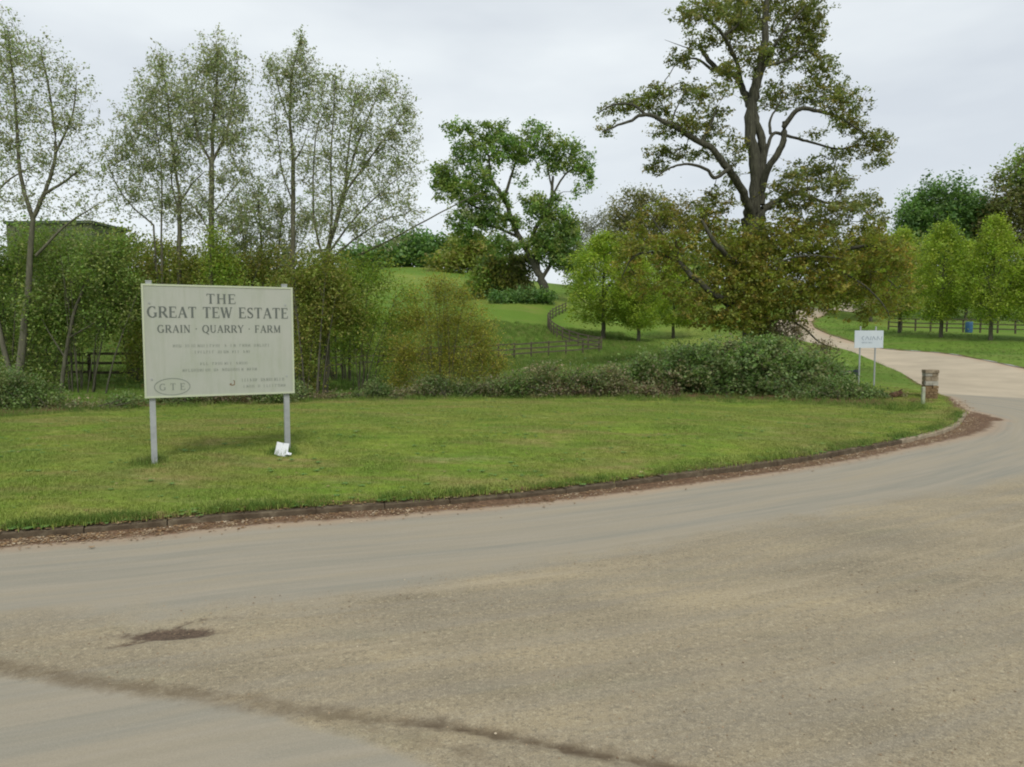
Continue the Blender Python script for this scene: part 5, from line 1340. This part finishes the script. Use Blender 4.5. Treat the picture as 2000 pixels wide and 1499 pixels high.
v = [(-.05, -.03, .045), (.0, -.04, .06), (.055, -.02, .045), (.06, .03, .07), (.01, .04, .085), (-.04, .03, .06), (-.02, 0, .095)]
o = mesh_obj('paper_scrap', [(a, b_, c2) for a, b_, c2 in v], [(0, 1, 6), (1, 2, 6), (2, 3, 6), (3, 4, 6), (4, 5, 6), (5, 0, 6)], m_paper)
o.location = (sc2[0], sc2[1], gz2 - .02); tag(o, 'crumpled white paper scrap on the grass beside the tilted notice', 'litter')

# ================================================================== the small sign by the drive
p0 = W(1697, 663, 25.0); g0 = Hs(p0[0], p0[1]); sgn2 = empty('drive_sign', (p0[0], p0[1], g0), 'small white board on two thin steel poles beside the drive', 'sign', None, math.radians(-6))
bw, bh = 53.5 * S(25), 34 * S(25); bz = p0[2] - g0
v, f = box(0, 0, bz, bw, .02, bh, 0); mesh_obj('board', v, f, m_white, sgn2)
for xx, yy in ((-.27, .0), (.23, 0)):
    v, f = cyl((xx, .035, -.1), (xx, .035, bz + bh / 2 + .14), .028, 8); mesh_obj('pole', v, f, m_galv, sgn2)
    for zz in (-.18, .18):
        v, f = box(xx, .035, bz + zz, .09, .075, .03); mesh_obj('clip', v, f, m_galv, sgn2)
st_ = [(0, .5, .12, .95, .12), (0, .5, .12, .05, .12), (.22, .1, .32, .9, .10), (.32, .9, .45, .1, .10), (.52, .1, .56, .9, .12), (.62, .1, .70, .9, .10), (.70, .9, .82, .15, .12), (.9, .1, .95, .9, .12), (.95, .9, 1.08, .15, .1), (1.15, .1, 1.2, .9, .12)]
v, f = stroke_quads(st_, -.24, bz - .045, .55, .16, -.0105); mesh_obj('lettering', v, f, m_blueg, sgn2)
faint_row(-.06, bz - .135, .04, .34, sgn2, m_blueg, [4, 3, 5], 9, -.0105)

# dark tub behind the left pole
p1 = W(1663, 736, 25.6)
tub = empty('dark_tub', (p1[0], p1[1], Hs(p1[0], p1[1])), 'dark torn plastic tub half sunk in brambles at the small sign poles', 'tub')
h1 = p1[2] - tub.location[2]
v = []
for r_, z_, sq in ((.16, -.16, 1), (.24, .20, 1), (.22, .20, 1), (.14, -.12, 1)):
    for i in range(10):
        a = i * math.pi / 5
        v.append((r_ * math.cos(a) * 1.2, r_ * math.sin(a), h1 + z_ + (.05 * math.cos(a) if z_ > 0 else 0)))
f = [(j * 10 + i, j * 10 + (i + 1) % 10, (j + 1) * 10 + (i + 1) % 10, (j + 1) * 10 + i) for j in range(3) for i in range(10)] + [tuple(range(9, -1, -1)), tuple(range(30, 40))]
mesh_obj('bucket', v, f, m_dark, tub)
v, f = cyl((-.2, -.2, h1 + .16), (.2, -.22, h1 + .2), .012, 6); mesh_obj('handle', v, f, m_dark, tub)
v = [(-.42, .0, h1 + .20), (-.2, -.05, h1 + .12), (-.15, .0, h1 + .18), (-.42, .02, h1 + .19), (-.2, -.03, h1 + .11), (-.15, .02, h1 + .17)]
mesh_obj('torn_flap', v, [(0, 1, 2), (3, 5, 4), (0, 3, 4, 1), (1, 4, 5, 2), (2, 5, 3, 0)], m_dark, tub)

# ================================================================== stone pillar and marker post
pb = W(1815, 783, 22.3); gz = Hs(pb[0], pb[1]); PH = W(1815, 722, 22.3)[2] - gz
pil_ = empty('stone_pillar', (pb[0], pb[1], gz), 'short tan dry stone pillar at the corner of the drive', 'pillar', None, math.radians(-12))
PWd = .37
zz = -.05; lay = 0
while zz < PH - .12:
    hh = rnd.uniform(.075, .115) if zz < .32 else rnd.uniform(.10, .15)
    hh = min(hh, PH - .10 - zz)
    nst = 2 if (lay % 2 or zz > .3) else 3
    for side in (-1, 1):
        cuts = sorted([0, 1] + [(k + rnd.uniform(-.12, .12) + (.5 if False else 0)) / nst for k in range(1, nst)])
        for a, b2 in zip(cuts[:-1], cuts[1:]):
            w_ = (b2 - a) * PWd - .012; cx_ = -PWd / 2 + (a + b2) / 2 * PWd
            v, f = box(0, 0, 0, w_, PWd / 2 - .012, hh - .012, .008)
            o = mesh_obj('stone', v, f, m_stone2 if zz < .32 else rnd.choice([m_stoneg, m_stone, m_stoneg]), pil_)
            o.location = (cx_ + rnd.uniform(-.008, .008), side * PWd / 4 + rnd.uniform(-.012, .012), zz + hh / 2); o.rotation_euler = (0, rnd.uniform(-.02, .02), rnd.uniform(-.04, .04))
    zz += hh; lay += 1
v, f = box(0, 0, (PH - .1) / 2 - .05, PWd - .07, PWd - .07, PH - .1); mesh_obj('core', v, f, m_stone2, pil_)
v, f = box(0, 0, zz + .045, PWd + .006, PWd + .006, .10, .015); mesh_obj('cap_stone', v, f, m_stone, pil_)
mp_ = W(1802.5, 793, 21.4); gz = Hs(mp_[0], mp_[1])
mk = empty('marker_post', (mp_[0], mp_[1], gz), 'thin pale marker post standing just in front of the stone pillar', 'post')
v, f = box(0, 0, .20, .085, .06, .60, .02); mesh_obj('post', v, f, m_post, mk)
v, f = box(0, -.032, .40, .06, .006, .10); mesh_obj('reflector', v, f, m_stoneg, mk)
# brown debris left of it
lg = W(1752, 776, 22.6)
lo = empty('rotten_log', (lg[0], lg[1], Hs(lg[0], lg[1]) - .06), 'rusty brown rotten log at the end of the brambles before the pillar', 'log', None, .35)
v, f = cyl((-.22, 0, .10), (.2, .05, .17), .10, 9, .085); mesh_obj('bark', v, f, m_log, lo)
v, f = cyl((-.225, 0, .10), (-.235, -.001, .099), .085, 9); mesh_obj('cut_end', v, f, m_stone2, lo)
v, f = cyl((.05, .02, .2), (.14, -.06, .30), .03, 6, .018); mesh_obj('branch_stub', v, f, m_log, lo)
print('SCENE objects', len(bpy.data.objects))
